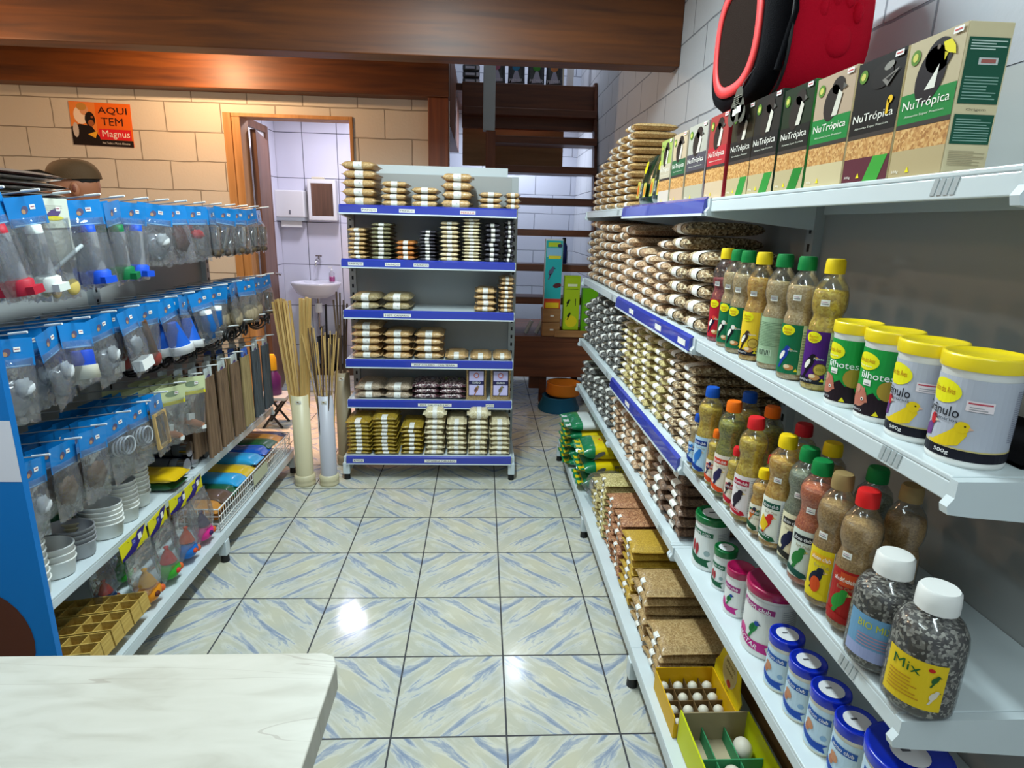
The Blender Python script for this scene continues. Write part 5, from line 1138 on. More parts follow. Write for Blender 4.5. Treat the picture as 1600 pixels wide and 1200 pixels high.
# ---- fourth shelf tubs
def art_alcon_tub(kind, r, h):
    a = Art(); hw = r*1.0; H = h-0.030
    if kind == 'green': bc, pc_, rb = '#2c6c4c', '#c02c38', '#1c5c3c'
    elif kind == 'magenta': bc, pc_, rb = '#a83c80', '#2c9450', '#c02c84'
    else: bc, pc_, rb = '#2c5cac', '#c88c68', '#1c4cac'
    a.rect(-hw, hw, 0.006, H, '#e6e8e4' if kind != 'blue' else '#c4dcec', 0)
    a.poly([(-hw*0.75, H-0.024), (-hw*0.75, H-0.010), (hw*0.75, H-0.014), (hw*0.75, H-0.028)], bc, 2); a.text('alcon club', 0, H-0.019, hw*1.2, 0.008*h/0.13, '#f4f4f4', 4, -0.05, 0.015)
    if kind == 'green': a.ell(-hw*0.45, H*0.5, hw*0.13, H*0.14, '#a82c34', 3); a.ell(-hw*0.15, H*0.46, hw*0.13, H*0.14, '#a82c34', 3); a.ell(hw*0.5, H*0.42, hw*0.18, hw*0.18, '#9cb0b0', 2)
    elif kind == 'magenta': a.bird(0.0, H*0.50, H*0.20, '#2c8444', '#2c4c9c', '#2c2c2c', 1, 3, '#1c6c38'); a.ell(-hw*0.6, H*0.35, hw*0.25, H*0.10, '#d84890', 2)
    else: a.ell(-hw*0.35, H*0.56, hw*0.22, H*0.11, pc_, 3, 0.6); a.ell(-hw*0.5, H*0.46, hw*0.18, H*0.09, '#b87454', 3); a.ell(hw*0.5, H*0.42, hw*0.17, hw*0.17, '#8cb0d4', 2)
    a.poly([(-hw, H*0.40), (-hw, H*0.28), (-hw*0.1, H*0.14), (hw*0.7, H*0.10), (hw*0.55, H*0.22), (hw*0.8, H*0.28), (0, H*0.28)], rb, 3)
    if kind == 'magenta' and r > 0.035: a.text('NECTAR', -hw*0.25, H*0.24, hw*1.1, H*0.08, '#f4e8f0', 6, -0.28, 0.02)
    a.rect(hw, hw*2.0, 0.006, H, '#dcdcd8', 0); a.lines(hw*1.05, hw*1.9, 0.02, H-0.01, 20, '#a4a4ac', 1, 0.3)
    return a
def lid_sticker(r, off=0.0, mark=True):
    a = Art(); a.ell(off, off, r, r, '#dadbdc', 1, 0, 28)
    if mark: a.rect(off-r*0.42, off+r*0.10, off+r*0.05, off+r*0.25, '#5c5c60', 2)
    return a
plain('lid_green', '#0c6c34', 0.25, 0, 0.3); plain('lid_magenta', '#a80c4c', 0.2, 0, 0.5); plain('lid_blue', '#0c2cb8', 0.2, 0, 0.5); plain('tub_cream', '#dedac8', 0.35, 0, 0.1)
T4 = [(0.600, 1.572, 0.050, 0.168, 'green', 'large white tub with green lid on the fourth shelf, beside bags'), (0.596, 1.459, 0.030, 0.122, 'green', 'small white tub with green lid next to the large green-lidded tub'),
      (0.588, 1.344, 0.033, 0.132, 'magenta', 'small tub with magenta lid and hummingbird label'), (0.605, 1.209, 0.058, 0.178, 'magenta', 'large nectar tub with magenta lid on the fourth shelf'),
      (0.580, 1.085, 0.034, 0.130, 'blue', 'small blue-lidded tub beside the large magenta-lidded one'), (0.583, 1.003, 0.034, 0.130, 'blue', 'small blue-lidded tub, second in its row'), (0.586, 0.925, 0.034, 0.130, 'blue', 'small blue-lidded tub, third in its row'),
      (0.590, 0.850, 0.034, 0.130, 'blue', 'small blue-lidded tub, fourth in its row beside the large one'), (0.605, 0.745, 0.060, 0.170, 'blue', 'large blue-lidded tub at the near end of the fourth shelf')]
for x, y, r, h, kind, lab in T4:
    tub((x, y, Z1), r, h, 'lid_'+kind, 'tub_cream' if kind == 'blue' else 'plastic_white', art_alcon_tub(kind, r, h), lab, math.radians(208), 0.020, lidart=(lid_sticker(r*0.68) if kind != 'magenta' else None) if r < 0.045 or kind == 'green' else (lid_sticker(r*0.48) if kind == 'blue' else None))

# ================================================================== bottom shelf of the right rack: egg boxes, sacks, loose film bag
t = thing('egg_box', 'open amber-yellow carton of small white eggs in a brown grid', 'box', (0.533, 1.405, 0.151))
W2, D2, Hh = 0.088, 0.092, 0.075
m = MB(); m.box(-W2, W2, -D2, D2, 0, 0.003, '#c8a018'); m.box(-W2, W2, D2-0.003, D2, 0.003, Hh, '#d8a80c'); m.box(-W2, -W2+0.003, -D2, D2-0.003, 0.003, Hh*0.9, '#d8a80c'); m.box(W2-0.003, W2, -D2, D2-0.003, 0.003, Hh, '#d8a80c'); m.box(-W2+0.003, W2-0.003, -D2, -D2+0.003, 0.003, Hh*0.6, '#d8a80c'); m.build('carton', t)
m = MB()
for q in range(1, 4): m.box(-W2+q*0.044-0.001, -W2+q*0.044+0.001, -D2+0.003, D2-0.003, 0.003, 0.038, '#6c5434')
for q in range(1, 4): m.box(-W2+0.003, W2-0.003, -D2+q*0.046-0.001, -D2+q*0.046+0.001, 0.003, 0.038, '#6c5434')
m.build('divider', t)
m = MB(); lid = [(-0.085, 0), (0.085, 0), (0.090, 0.04), (0.075, 0.065), (0.062, 0.105), (0.03, 0.125), (-0.02, 0.125), (-0.055, 0.105), (-0.068, 0.065), (-0.090, 0.04)]
m.prism(lid, lambda a, b, s: (W2+0.001+0.10*b+0.003*s, a, Hh-0.010+b), '#ddc418'); l_ = m.build('lid_flap', t)
a = Art(); a.ell(0, 0.070, 0.045, 0.045, '#cfc08c', 1); a.ell(0, 0.070, 0.040, 0.040, '#c4b478', 2); a.text('INDEZ OVOS', 0, 0.088, 0.055, 0.010, '#5c4c1c', 3); a.text('CANARIO', 0, 0.070, 0.05, 0.009, '#5c4c1c', 3); a.ell(0.01, 0.038, 0.013, 0.010, '#b83c28', 3); a.text('12 un', 0, 0.018, 0.04, 0.009, '#5c4c1c', 3)
m = MB(); a.apply(m, lambda p, q_, l2: (W2+0.0005+0.10*q_-0.0005*l2, -p, Hh-0.010+q_)); m.build('flap_print', l_)
for r_ in range(4):
    for c_ in range(4):
        e = thing('small_egg', 'small white egg in the grid of the amber-yellow carton', 'egg', (0.533-W2+0.022+c_*0.044, 1.405-D2+0.023+r_*0.046, 0.155), 0, 'small white eggs in the amber-yellow carton')
        MB().ell((0, 0, 0.018), 0.0155, 0.0155, 0.018, 'egg', 16, 10).build('shell', e)
t = thing('egg_box', 'lime-yellow open box with green dividers and two large eggs', 'box', (0.550, 1.195, 0.151))
W2, D2, Hh = 0.095, 0.112, 0.095
m = MB(); m.box(-W2, W2, -D2, D2, 0, 0.003, '#b8a888'); m.box(-W2, W2, D2-0.004, D2, 0.003, Hh*0.97, '#9c8c6c'); m.box(-W2, -W2+0.004, -D2, D2-0.004, 0.003, Hh+0.008, '#c8d010'); m.box(W2-0.004, W2, -D2, D2-0.004, 0.003, Hh, '#c8d010'); m.box(-W2+0.004, W2-0.004, -D2, -D2+0.004, 0.003, Hh*0.5, '#c8d010'); m.build('carton', t)
m = MB(); m.box(-W2+0.004, W2-0.004, 0.00, 0.003, 0.004, 0.050, '#3c8c5c')
for q in (-0.032, 0.030): m.box(q, q+0.003, -D2+0.004, D2-0.004, 0.004, 0.045, '#3c8c5c')
m.build('divider', t)
for dx_, dy_, lb in ((0.0, -0.035, 'large speckled egg in the front middle cell of lime-yellow box'), (0.060, 0.050, 'large egg in the back right cell of lime-yellow box')):
    e = thing('large_egg', lb, 'egg', (0.550+dx_, 1.195+dy_, 0.155)); MB().ell((0, 0, 0.028), 0.024, 0.029, 0.027, 'egg', 18, 12).build('shell', e)
tub((0.64, 1.00, 0.151), 0.045, 0.13, 'lid_blue', 'tub_cream', None, 'blue-lidded tub on the bottom shelf in front of lime-yellow box')
t = thing('wooden_crate', 'long plain wooden crate at the back of the bottom shelf', 'crate', (0.752, 1.45, 0.151))
MB().box(-0.045, -0.033, -0.42, 0.42, 0, 0.085, 'board_wood').build('side_board', t); MB().box(0.028, 0.04, -0.42, 0.42, 0, 0.085, 'board_wood').build('side_board', t)
for y in (-0.42, 0.408): MB().box(-0.033, 0.028, y, y+0.012, 0, 0.085, 'board_wood').build('end_board', t)
MB().box(-0.033, 0.028, -0.408, 0.408, 0, 0.01, 'board_wood').build('base', t)
plain('sack_yellow', '#e4c80c', 0.28, 0, 0.5, 0.5, 25); plain('sack_green', '#0e7a4a', 0.28, 0, 0.5, 0.8, 35); plain('sack_white', '#d8dcd8', 0.3, 0, 0.5, 0.5, 25)
def sack(loc, l, w_, h, main, label, texts=(), top=None):
    t = thing('food_sack', label, 'bag', loc, random.uniform(-.03, .03), 'branded sacks on the right rack bottom shelf' if False else None)
    m = bag_mesh(l, w_, h, main, int(loc[1]*100+loc[2]*77), 0.02)
    b = m.build('sack_body', t)
    # green front end wrapping the sack
    g = band_mesh(l, w_, h, -0.97, -0.62); g.mats = ['sack_green']; g.build('green_end', t)
    e = MB(); n_ = 9; vs = []
    for i_ in range(n_+1):
        y = -w_/2+w_*i_/n_; z = h/2+0.006*math.sin(i_*2.4)
        vs += [(-l/2+0.010, y, z+0.006), (-l/2-0.03, y, z+0.009*math.cos(i_*1.9))]
    e.add(vs, [(2*i_, 2*i_+1, 2*i_+3, 2*i_+2) for i_ in range(n_)], 'sack_green', True); e.build('crimped_seam', t)
    if texts:
        a = Art()
        for tx, cx, cz, ww, hh, col in texts: a.text(tx, cx, cz, ww, hh, col, 3, 0, 0.02)
        a.ell(-0.08, h*0.5, 0.030, 0.012, '#5c5c54', 2, 0.5); a.poly([(-0.105, h*0.28), (-0.125, h*0.1), (-0.09, h*0.25)], '#5c5c54', 2)
        m = MB(); a.apply(m, lambda p, q_, l2: (p, -w_/2*0.985-0.0012-0.0004*l2+0.03*abs(q_-h/2), q_)); m.build('side_print', b)
    if top:
        a = Art(); top(a); m = MB(); a.apply(m, on_z(h+0.0022, 0, 0)); m.build('top_print', b)
    return t
def top_yellow(a): a.ell(-0.06, 0.0, 0.014, 0.018, '#c83428', 1); a.ell(-0.06, 0, 0.009, 0.012, '#e8c030', 2); a.poly([(0.02, 0.06), (0.10, 0.03), (0.08, 0.0), (0.12, -0.02), (0.05, -0.02), (0.02, 0.01)], '#4c2c1c', 1); a.poly([(0.0, 0.055), (0.04, 0.03), (0.05, 0.02), (0.03, 0.015)], '#4c2c1c', 2)
def top_white(a): a.poly([(-0.02, 0.08), (0.12, 0.08), (0.12, 0.01), (0.04, 0.02)], '#1c1818', 1); a.ell(0.07, -0.03, 0.02, 0.02, '#b02c30', 2)
YT = [('BIOTRON', 0.06, 0.058, 0.13, 0.016, '#3c3c60'), ('NATIVO', 0.05, 0.034, 0.11, 0.014, '#3c3c60')]
YT2 = [('BIOTEGRAL', 0.06, 0.045, 0.14, 0.018, '#3c3c30')]
for i, (h, tx) in enumerate(((0.075, YT2), (0.075, YT), (0.085, YT2))):
    sack((0.62, 2.98+0.015*i, 0.151+0.078*i), 0.34, 0.22, h, 'sack_yellow', f'yellow feed sack with green end, {("lowest", "middle", "topmost")[i]} of the nearer pile', tx, top_yellow if i == 2 else None)
for i in range(5):
    sack((0.60, 3.32, 0.151+0.054*i), 0.36, 0.26, 0.055, 'sack_white' if i == 4 else 'sack_yellow', f'feed sack with green crimped end, {posword(i, 5)} of the farther pile', (), top_white if i == 4 else None)
t = thing('film_bag', 'crumpled clear film bag with silver foil in front of yellow sacks', 'bag', (0.555, 2.765, 0.151), 0.1)
m = bag_mesh(0.20, 0.13, 0.15, 'film', 5, 0.02); b = m.build('film', t)
m = MB(); m.ell((-0.085, -0.01, 0.10), 0.012, 0.025, 0.032, 'silver_foil'); m.build('foil_knot', t)
m = MB(); m.ell((0.0, 0.0, 0.05), 0.085, 0.06, 0.045, 'seed_mustard'); m.build('contents', t)

# ================================================================== pvc tubes with perches
def pvc(loc, r, h, mat, label, flange=True):
    t = thing('pvc_tube', label, 'tube', loc)
    MB().lathe([(r, 0.03), (r, h), (r-0.005, h), (r-0.005, 0.04), (1e-5, 0.04)], 28, mat=mat).build('pipe', t)
    MB().lathe([(1e-5, 0.0), (r+0.008, 0.0), (r+0.010, 0.012), (r+0.006, 0.022), (r+0.009, 0.030), (r+0.010, 0.058), (r+0.001, 0.064)], 28, mat='pvc_cream' if mat != 'pvc_tan' else mat).build('end_cap', t)
    m = MB(); a = Art(); a.rect(-0.014, 0.016, 0, 0.02, '#d8d4c8', 1); a.ell(-0.002, 0.012, 0.006, 0.004, '#8c7048', 2); a.text('R$', 0.006, 0.005, 0.012, 0.006, '#3c3c3c', 3); a.apply(m, wrap(r, math.radians(275), h-0.045), 0.006); m.build('price_sticker', t)
    return t
pvc((-1.112, 3.30, 0), 0.050, 0.545, 'pvc_cream', 'cream plastic pipe on the floor holding long pale wooden rods')
pvc((-0.972, 3.30, 0), 0.046, 0.545, 'pvc_grey', 'greyish plastic pipe beside the rack holding thin mixed rods')
pvc((-0.945, 3.62, 0), 0.046, 0.60, 'pvc_tan', 'tan plastic pipe half hidden behind the freestanding rack')
def rod(loc, top, r, mat, label, group, sq=True):
    v = Vector(top)-Vector(loc); L_ = v.length
    o = thing('wooden_rod', label, 'rod', loc, group=group); o.rotation_euler = v.to_track_quat('Z', 'Y').to_euler()
    m = MB()
    if sq: m.box(-r, r, -r, r, 0, L_, mat)
    else: m.cyl((0, 0, 0), (0, 0, L_), r, r*0.9, 8, mat)
    m.build('rod', o); return o
for i in range(9):
    a_ = i/8; rod((-1.095+0.014*(i % 3-1), 3.30+0.016*(i//3-1), 0.042), (-1.215+0.085*a_*0.9, 3.28+0.02*(i % 3), 1.075+random.uniform(-.01, .01)), 0.0055, 'stick_wood', 'long pale square rod in the bundle leaning left from cream pipe', 'rods leaning left in the cream pipe')
for i in range(6):
    rod((-1.125+0.012*(i % 3), 3.30+0.016*(i//3-0.5), 0.042), (-1.068+0.010*i, 3.28+0.012*(i % 2), 1.09+random.uniform(-.008, .008)), 0.0055, 'stick_wood', 'long pale square rod in the upright bundle of cream pipe', 'upright rods in the cream pipe')
for i in range(24):
    b0 = (-0.972+random.uniform(-.026, .026), 3.30+random.uniform(-.026, .026), 0.042); u = i/23
    z = 0.90+random.uniform(-.06, .04)
    dk = i % 3 == 1
    rod(b0, (-1.065+0.19*u, 3.30+random.uniform(-.06, .06), z), 0.0038, 'stick_dark' if dk else 'stick_wood', f'thin {"dark" if dk else "pale"} rod fanning out of the greyish pipe', f'thin {"dark" if dk else "pale"} rods in the greyish pipe', False)
for i in range(5): rod((-0.945+random.uniform(-.02, .02), 3.62+random.uniform(-.02, .02), 0.042), (-0.975+0.02*i, 3.62, 1.06+random.uniform(-.05, .03)), 0.006, 'stick_dark', 'dark rod in tan pipe behind the freestanding rack', 'dark rods in the tan pipe', False)
# ================================================================== hanging packs of the left rack
PROTO = {}
def card_mesh(cw, ch, main, art=None):
    m = MB(); m.box(0, 0.0012, -cw/2, cw/2, -ch+0.012, 0.012, main)
    a = Art()
    if art == 'swirl':
        a.ell(0.0, -0.03, cw*0.25, 0.012, '#5c4c78', 1, 0.3); a.ell(0, -0.042, cw*0.3, 0.006, '#d8c820', 2); a.lines(-cw*0.3, cw*0.3, -0.02, -0.004, 3, '#a8a89c', 1, 0.3)
    elif art == 'yellow': a.rect(-cw/2, cw/2, -ch+0.012, -ch+0.026, '#d8cc20', 1); a.ell(0, -0.018, cw*0.25, 0.012, '#7c8c70', 1)
    else:
        a.ell(-cw*0.06, -0.022, 0.012, 0.010, '#5a5470', 1, 0.5); a.ell(-cw*0.10, -0.026, 0.007, 0.006, '#b08868', 2); a.rect(-cw*0.40, cw*0.40, -ch+0.014, -ch+0.017, '#8cc0e4', 1)
    a.apply(m, on_x(0.0012, 1, 0.0003)); return m
def sticker_mesh(cw): m = MB(); Art().rect(cw*0.08, cw*0.22, -0.022, -0.010, 'paper', 2).rect(cw*0.10, cw*0.20, -0.017, -0.014, '#a06070', 3).apply(m, on_x(0.0014, 1, 0.0004)); return m
def film_mesh(cw, z1, th, seed):
    r = random.Random(seed); m = MB(); nz, ny = 8, 8; V = []
    for s in (1, -1):
        for i in range(nz+1):
            for j in range(ny+1):
                u, v = i/nz, j/ny*2-1; b = math.sin(PI*min(1, u*1.05+0.02))**0.6*(1-abs(v)**3)
                V.append((s*(th/2*b)+0.0005+r.uniform(-1, 1)*0.0028*b, v*cw/2*(1-0.05*u)+r.uniform(-1, 1)*0.002, -0.04-(z1-0.04)*u+0.006*r.uniform(-1, 1)*(i == nz)))
    n1 = ny+1; o = (nz+1)*n1
    f = [(i*n1+j, (i+1)*n1+j, (i+1)*n1+j+1, i*n1+j+1) for i in range(nz) for j in range(ny)]
    m.add(V, f+[(o+a, o+d_, o+c, o+b) for a, b, c, d_ in f], 'film', True); return m
def cone_m(m, z0, z1, r0, r1, mat, y=0, x=0, n=16): m.lathe([(r0, z0), (r1, z1)], n, (x, y, 0), mat); return m
def crumple(m, c, rr, mat, seed, sy=1.0, sz=1.0):
    """an irregular crumpled lump"""
    r = random.Random(seed); n, k = 12, 8; vs = []
    for i in range(k+1):
        a = -PI/2+PI*i/k
        for q in range(n):
            t_ = 2*PI*q/n; f = r.uniform(.72, 1.25)
            vs.append((c[0]+0.016*math.cos(a)*math.cos(t_)*f, c[1]+rr*sy*math.cos(a)*math.sin(t_)*f, c[2]+rr*sz*math.sin(a)*(f if 0 < i < k else 1)))
    m.add(vs, [(i*n+q, i*n+(q+1) % n, (i+1)*n+(q+1) % n, (i+1)*n+q) for i in range(k) for q in range(n)], mat, True)
KIND = {}
def item(kind):
    """parts of the hanging item: list of (name, MB)"""
    L_ = []
    if kind.startswith('drinker'):
        col = {'r': '#b02434', 'g': '#106c3c', 'b': '#1c50c8', 'w': '#d8dcd4'}[kind[-1]]
        L_.append(('tube', MB().lathe([(0.021, -0.205), (0.021, -0.085), (0.017, -0.07)], 18, (0.004, 0, 0), 'tube_plastic')))
        L_.append(('cap', MB().lathe([(1e-5, -0.06), (0.019, -0.06), (0.020, -0.082)], 18, (0.004, 0, 0), col)))
        m = MB().lathe([(0.029, -0.235), (0.031, -0.20), (0.024, -0.195)], 18, (0.004, 0, 0), col); m.box(0.0, 0.045, -0.02, 0.02, -0.235, -0.215, col); L_.append(('base_cup', m))
    elif kind == 'gadget':
        m = MB().cyl((0.01, -0.075, -0.19), (0.01, 0.085, -0.12), 0.006, mat='grey_metal'); L_.append(('rod', m))
        m = MB().ell((0.008, 0.02, -0.235), 0.010, 0.028, 0.024, '#c8b060'); m.ell((0.006, -0.05, -0.24), 0.008, 0.018, 0.02, '#c0a878'); L_.append(('insert', m))
        L_.append(('backing', MB().box(-0.004, -0.003, -0.07, 0.07, -0.16, -0.05, '#a8a8a0')))
    elif kind in ('maroon', 'red'):
        m = MB(); crumple(m, (0.004, 0, -0.115 if kind == 'maroon' else -0.10), 0.042 if kind == 'maroon' else 0.034, {'maroon': '#4a2420', 'red': '#b81c28'}[kind], 4, 0.9, 1.1 if kind == 'maroon' else .5); L_.append(('contents', m))
    elif kind == 'rings':
        m = MB(); m.tube([(0.012, 0.034*math.cos(t_), -0.12+0.034*math.sin(t_)) for t_ in [2*PI*q/20 for q in range(20)]], 0.0045, 6, 'chrome', True); L_.append(('ring', m))
        m = MB(); m.cyl((0.0, 0, -0.17), (0.005, 0.01, -0.075), 0.02, 0.024, 14, 'chrome'); m.ell((0.0, -0.02, -0.185), 0.016, 0.022, 0.016, '#5c4c38'); m.ell((0.0, 0.025, -0.19), 0.014, 0.018, 0.014, '#4c4038'); L_.append(('cup', m))
    elif kind == 'white':
        m = MB(); crumple(m, (0, 0, -0.14), 0.045, 'tube_plastic', 11); crumple(m, (0.01, 0.02, -0.12), 0.028, '#c4c6c6', 12); L_.append(('contents', m))
    elif kind == 'whitebox':
        m = MB(); m.box(-0.015, 0.02, -0.04, 0.045, -0.195, -0.16, 'plastic_white'); crumple(m, (0, 0, -0.11), 0.03, '#a8aaac', 5); L_.append(('contents', m))
    elif kind == 'tub':
        L_.append(('tub_top', MB().lathe([(1e-5, -0.07), (0.026, -0.07), (0.030, -0.075), (0.030, -0.115)], 18, (0.006, 0, 0), '#1c44b0')))
        L_.append(('tub_base', MB().lathe([(0.034, -0.115), (0.036, -0.155), (1e-5, -0.155)], 18, (0.006, 0, 0), '#d8d4c0')))
    elif kind == 'brush':
        L_.append(('handle', MB().cyl((0.0, -0.02, -0.04), (0.0, 0.02, -0.16), 0.011, 0.015, 8, '#6c4830')))
        L_.append(('head', MB().ell((0, 0.025, -0.185), 0.02, 0.026, 0.03, '#8c3c34')))
    elif kind == 'funnel':
        L_.append(('cone', MB().lathe([(0.018, -0.075), (0.042, -0.165)], 18, (0.004, 0, 0), '#1454b4')))
        L_.append(('base', MB().lathe([(0.050, -0.165), (0.052, -0.195), (1e-5, -0.195)], 18, (0.004, 0, 0), '#dcdcdc')))
    elif kind == 'blueb':
        L_.append(('lid', MB().lathe([(1e-5, -0.065), (0.024, -0.067), (0.025, -0.085)], 16, (0.004, 0, 0), 'plastic_white')))
        L_.append(('cup', MB().lathe([(0.024, -0.085), (0.028, -0.15), (0.015, -0.165), (0.012, -0.19), (1e-5, -0.19)], 16, (0.004, 0, 0), '#1c60a4')))
    elif kind == 'nest':
        m = MB(); m.ell((0.0, 0.0, -0.15), 0.030, 0.055, 0.045, 'nest_fibre'); L_.append(('nest', m))
    elif kind == 'brown':
        m = MB(); crumple(m, (0, 0, -0.13), 0.042, '#7c6450', 8); L_.append(('contents', m))
    elif kind == 'spiral':
        m = MB()
        for q in range(4): m.tube([(0.008*q-0.008, 0.03*math.cos(t_)+0.006*q, -0.10+0.03*math.sin(t_)) for t_ in [2*PI*k_/14 for k_ in range(14)]], 0.0035, 6, '#b4b8bc', True)
        L_.append(('coil', m))
    elif kind == 'frame':
        m = MB()
        for y0, y1, z0, z1 in ((-0.06, -0.05, -0.17, -0.05), (0.05, 0.06, -0.17, -0.05), (-0.06, 0.06, -0.18, -0.17), (-0.05, 0.05, -0.06, -0.05)): m.box(0, 0.01, y0, y1, z0, z1, 'stick_wood')
        L_.append(('wooden_frame', m))
    elif kind == 'toy':
        L_.append(('toy_body', MB().cyl((0.0, -0.02, -0.17), (0, 0.045, -0.20), 0.016, 0.012, 10, '#c07850')))
        m = MB().box(0.0, 0.012, -0.03, 0.0, -0.165, -0.14, 'plastic_white'); m.box(0, 0.012, 0.035, 0.055, -0.215, -0.20, 'plastic_white'); L_.append(('toy_head', m))
    return L_
wood_mat('nest_fibre', '#7c6c50', '#a8977a', 6, 'Z', 0.9, 0)
wood_mat('perch_brown', '#5c4634', '#86694e', 3, 'Z', 0.6, 0); wood_mat('perch_tan', '#84704a', '#a89264', 3, 'Z', 0.6, 0); wood_mat('perch_dark', '#34383c', '#50565a', 3, 'Z', 0.6, 0)
DEEP = ['foremost', 'second', 'third', 'fourth', 'rearmost']
DESC = {'drinkerr': 'red-capped drinker pack', 'drinkerg': 'green-capped drinker pack', 'drinkerb': 'blue-capped drinker pack', 'drinkerw': 'white-capped drinker pack', 'gadget': 'pale-carded metal perch pack', 'maroon': 'maroon-filled pack', 'red': 'red-filled pack',
        'rings': 'chrome ring pack', 'white': 'white crumpled-part pack', 'whitebox': 'white box pack', 'tub': 'blue and white tub pack', 'brush': 'brown brush pack', 'funnel': 'blue cone pack', 'blueb': 'blue cup pack', 'nest': 'fibre nest pack',
        'brown': 'brown-filled pack', 'spiral': 'pale coil pack', 'frame': 'wooden frame pack', 'toy': 'yellow-carded toy pack'}
def pack(kind, loc, label, rz, group, rot):
    lst = PROTO.setdefault(kind, [])
    if len(lst) < 2:
        cw = 0.132 if kind not in ('frame', 'nest') else 0.13
        t = thing('hanging_pack', label, 'hanging pack', loc, rz, group, rot)
        main, art = ('card_blue', None) if kind not in ('gadget', 'toy') else (('#ccd0c0', 'swirl') if kind == 'gadget' else ('#c4cc9c', 'yellow'))
        c = card_mesh(cw, 0.074 if kind != 'gadget' else 0.080, main, art).build('header_card', t)
        sticker_mesh(cw).build('price_sticker', c)
        depth = {'drinkerr': .25, 'drinkerg': .25, 'drinkerb': .25, 'drinkerw': .25, 'gadget': .27, 'rings': .205, 'nest': .20, 'tub': .17, 'toy': .23}.get(kind, 0.21)
        for nm, mb in item(kind): mb.build(nm, t)
        film_mesh(cw*0.97, depth, 0.05, len(PROTO)*3+len(lst)).build('film_bag', t)
        lst.append(t); return t
    return dup(random.choice(lst), label, loc, rz, group, rot)
ROWS = [('top', 1.55, [(1.56, 'drinkerr'), (1.68, 'drinkerw'), (1.80, 'gadget'), (1.935, 'drinkerb'), (2.06, 'drinkerg'), (2.20, 'drinkerb'), (2.34, 'white'), (2.48, 'maroon'), (2.64, 'red'), (2.80, 'rings'), (2.95, 'rings'), (3.10, 'rings'), (3.25, 'rings'), (3.40, 'rings')]),
        ('middle', 1.20, [(1.55, 'white'), (1.68, 'white'), (1.80, 'tub'), (1.93, 'white'), (2.06, 'whitebox'), (2.19, 'brush'), (2.32, 'funnel'), (2.46, 'funnel'), (2.62, 'blueb'), (2.78, 'blueb'), (2.95, 'nest'), (3.12, 'nest'), (3.27, 'nest'), (3.40, 'rings')]),
        ('low', 0.87, [(1.55, 'white'), (1.68, 'brown'), (1.80, 'brown'), (1.93, 'spiral'), (2.05, 'spiral'), (2.17, 'frame'), (2.31, 'toy'), (2.45, 'toy'), (2.60, 'S'), (2.74, 'S'), (2.88, 'S'), (3.03, 'T'), (3.18, 'D'), (3.33, 'D')])]
hook_m = MB(); hook_m.tube([(-1.645, 0, -0.045), (-1.45, 0, -0.020), (-1.30, 0, -0.001), (-1.24, 0, 0.007)], 0.0022, 6, 'hook_metal'); hook_me = hook_m.mesh('rod')
tip_m = MB().tube([(-1.285, 0, 0.003), (-1.238, 0, 0.009)], 0.0032, 6, 'plastic_white'); tip_me = tip_m.mesh('tip')
def hook(y, zt, row, n):
    t = thing('display_hook', f'metal display hook, {NTH[n]} from near end, {row} row of left rack', 'hook', (0, y, zt))
    link('rod', hook_me, t); link('tip', tip_me, t)
def sticks_thing(kind, loc, label, group):
    key = 'st'+kind
    if key not in PROTO:
        t = thing('perch_bundle', label, 'rods', loc, 0, group); mat = {'S': 'perch_brown', 'T': 'perch_tan', 'D': 'perch_dark'}[kind]
        for q in range(4):
            MB().cyl((0, -0.045+0.03*q, -0.39), (0, -0.036+0.024*q, -0.03), 0.011, 0.010, 8, mat).build('perch', t)
        m = card_mesh(0.075, 0.05, '#b8c0c0' if kind != 'T' else '#3c6cc8', 'swirl'); m.build('header_card', t)
        PROTO[key] = t; return t
    return dup(PROTO[key], label, loc, 0, group)
for row, zt, hooks in ROWS:
    for n, (y, kind) in enumerate(hooks):
        hook(y, zt, row, n)
        for k in range(4 if kind in 'STD' else (2 if row == 'top' and y < 2.6 else 5)):
            x = -1.285-(0.062 if kind in 'STD' else 0.052)*k-random.uniform(0, 0.012); zz = zt-0.010-0.035*(abs(x+1.25)/0.4)
            if kind in 'STD':
                nm = {'S': 'brown', 'T': 'tan', 'D': 'dark grey'}[kind]
                sticks_thing(kind, (x, y, zz-0.004), f'{nm} wooden perch bundle, {DEEP[k]} on {NTH[n]} hook from near end, low row', None)
            else:
                pack(kind, (x, y+random.uniform(-.008, .008), zz-0.008), f'{DESC[kind]}, {DEEP[k]} on {NTH[n]} hook from near end, {row} row', 0, None, (random.uniform(-.16, .16), random.uniform(-.14, .08), random.uniform(-.5, .25)))
# extra row of black coiled cords between the middle and low rows
for n, y in enumerate((2.50, 2.68, 2.86, 3.04, 3.22, 3.38)):
    hook(y, 1.00, 'short upper', n)
    for k in range(5):
        x = -1.29-0.062*k
        t = thing('cord_coil', f'black coiled cord, {DEEP[k]} on {NTH[n]} short hook above the perches', 'cord', (x, y, 0.985-0.02*k), random.uniform(-.5, .5))
        m = MB(); 
        for q in range(3): m.tube([(0.012*q-0.012, (0.042+0.012*q)*math.cos(t_), -0.018-0.004*q+(0.020+0.004*q)*math.sin(t_)) for t_ in [2*PI*k_/16 for k_ in range(16)]], 0.0045, 6, 'black', True)
        m.build('cord', t)
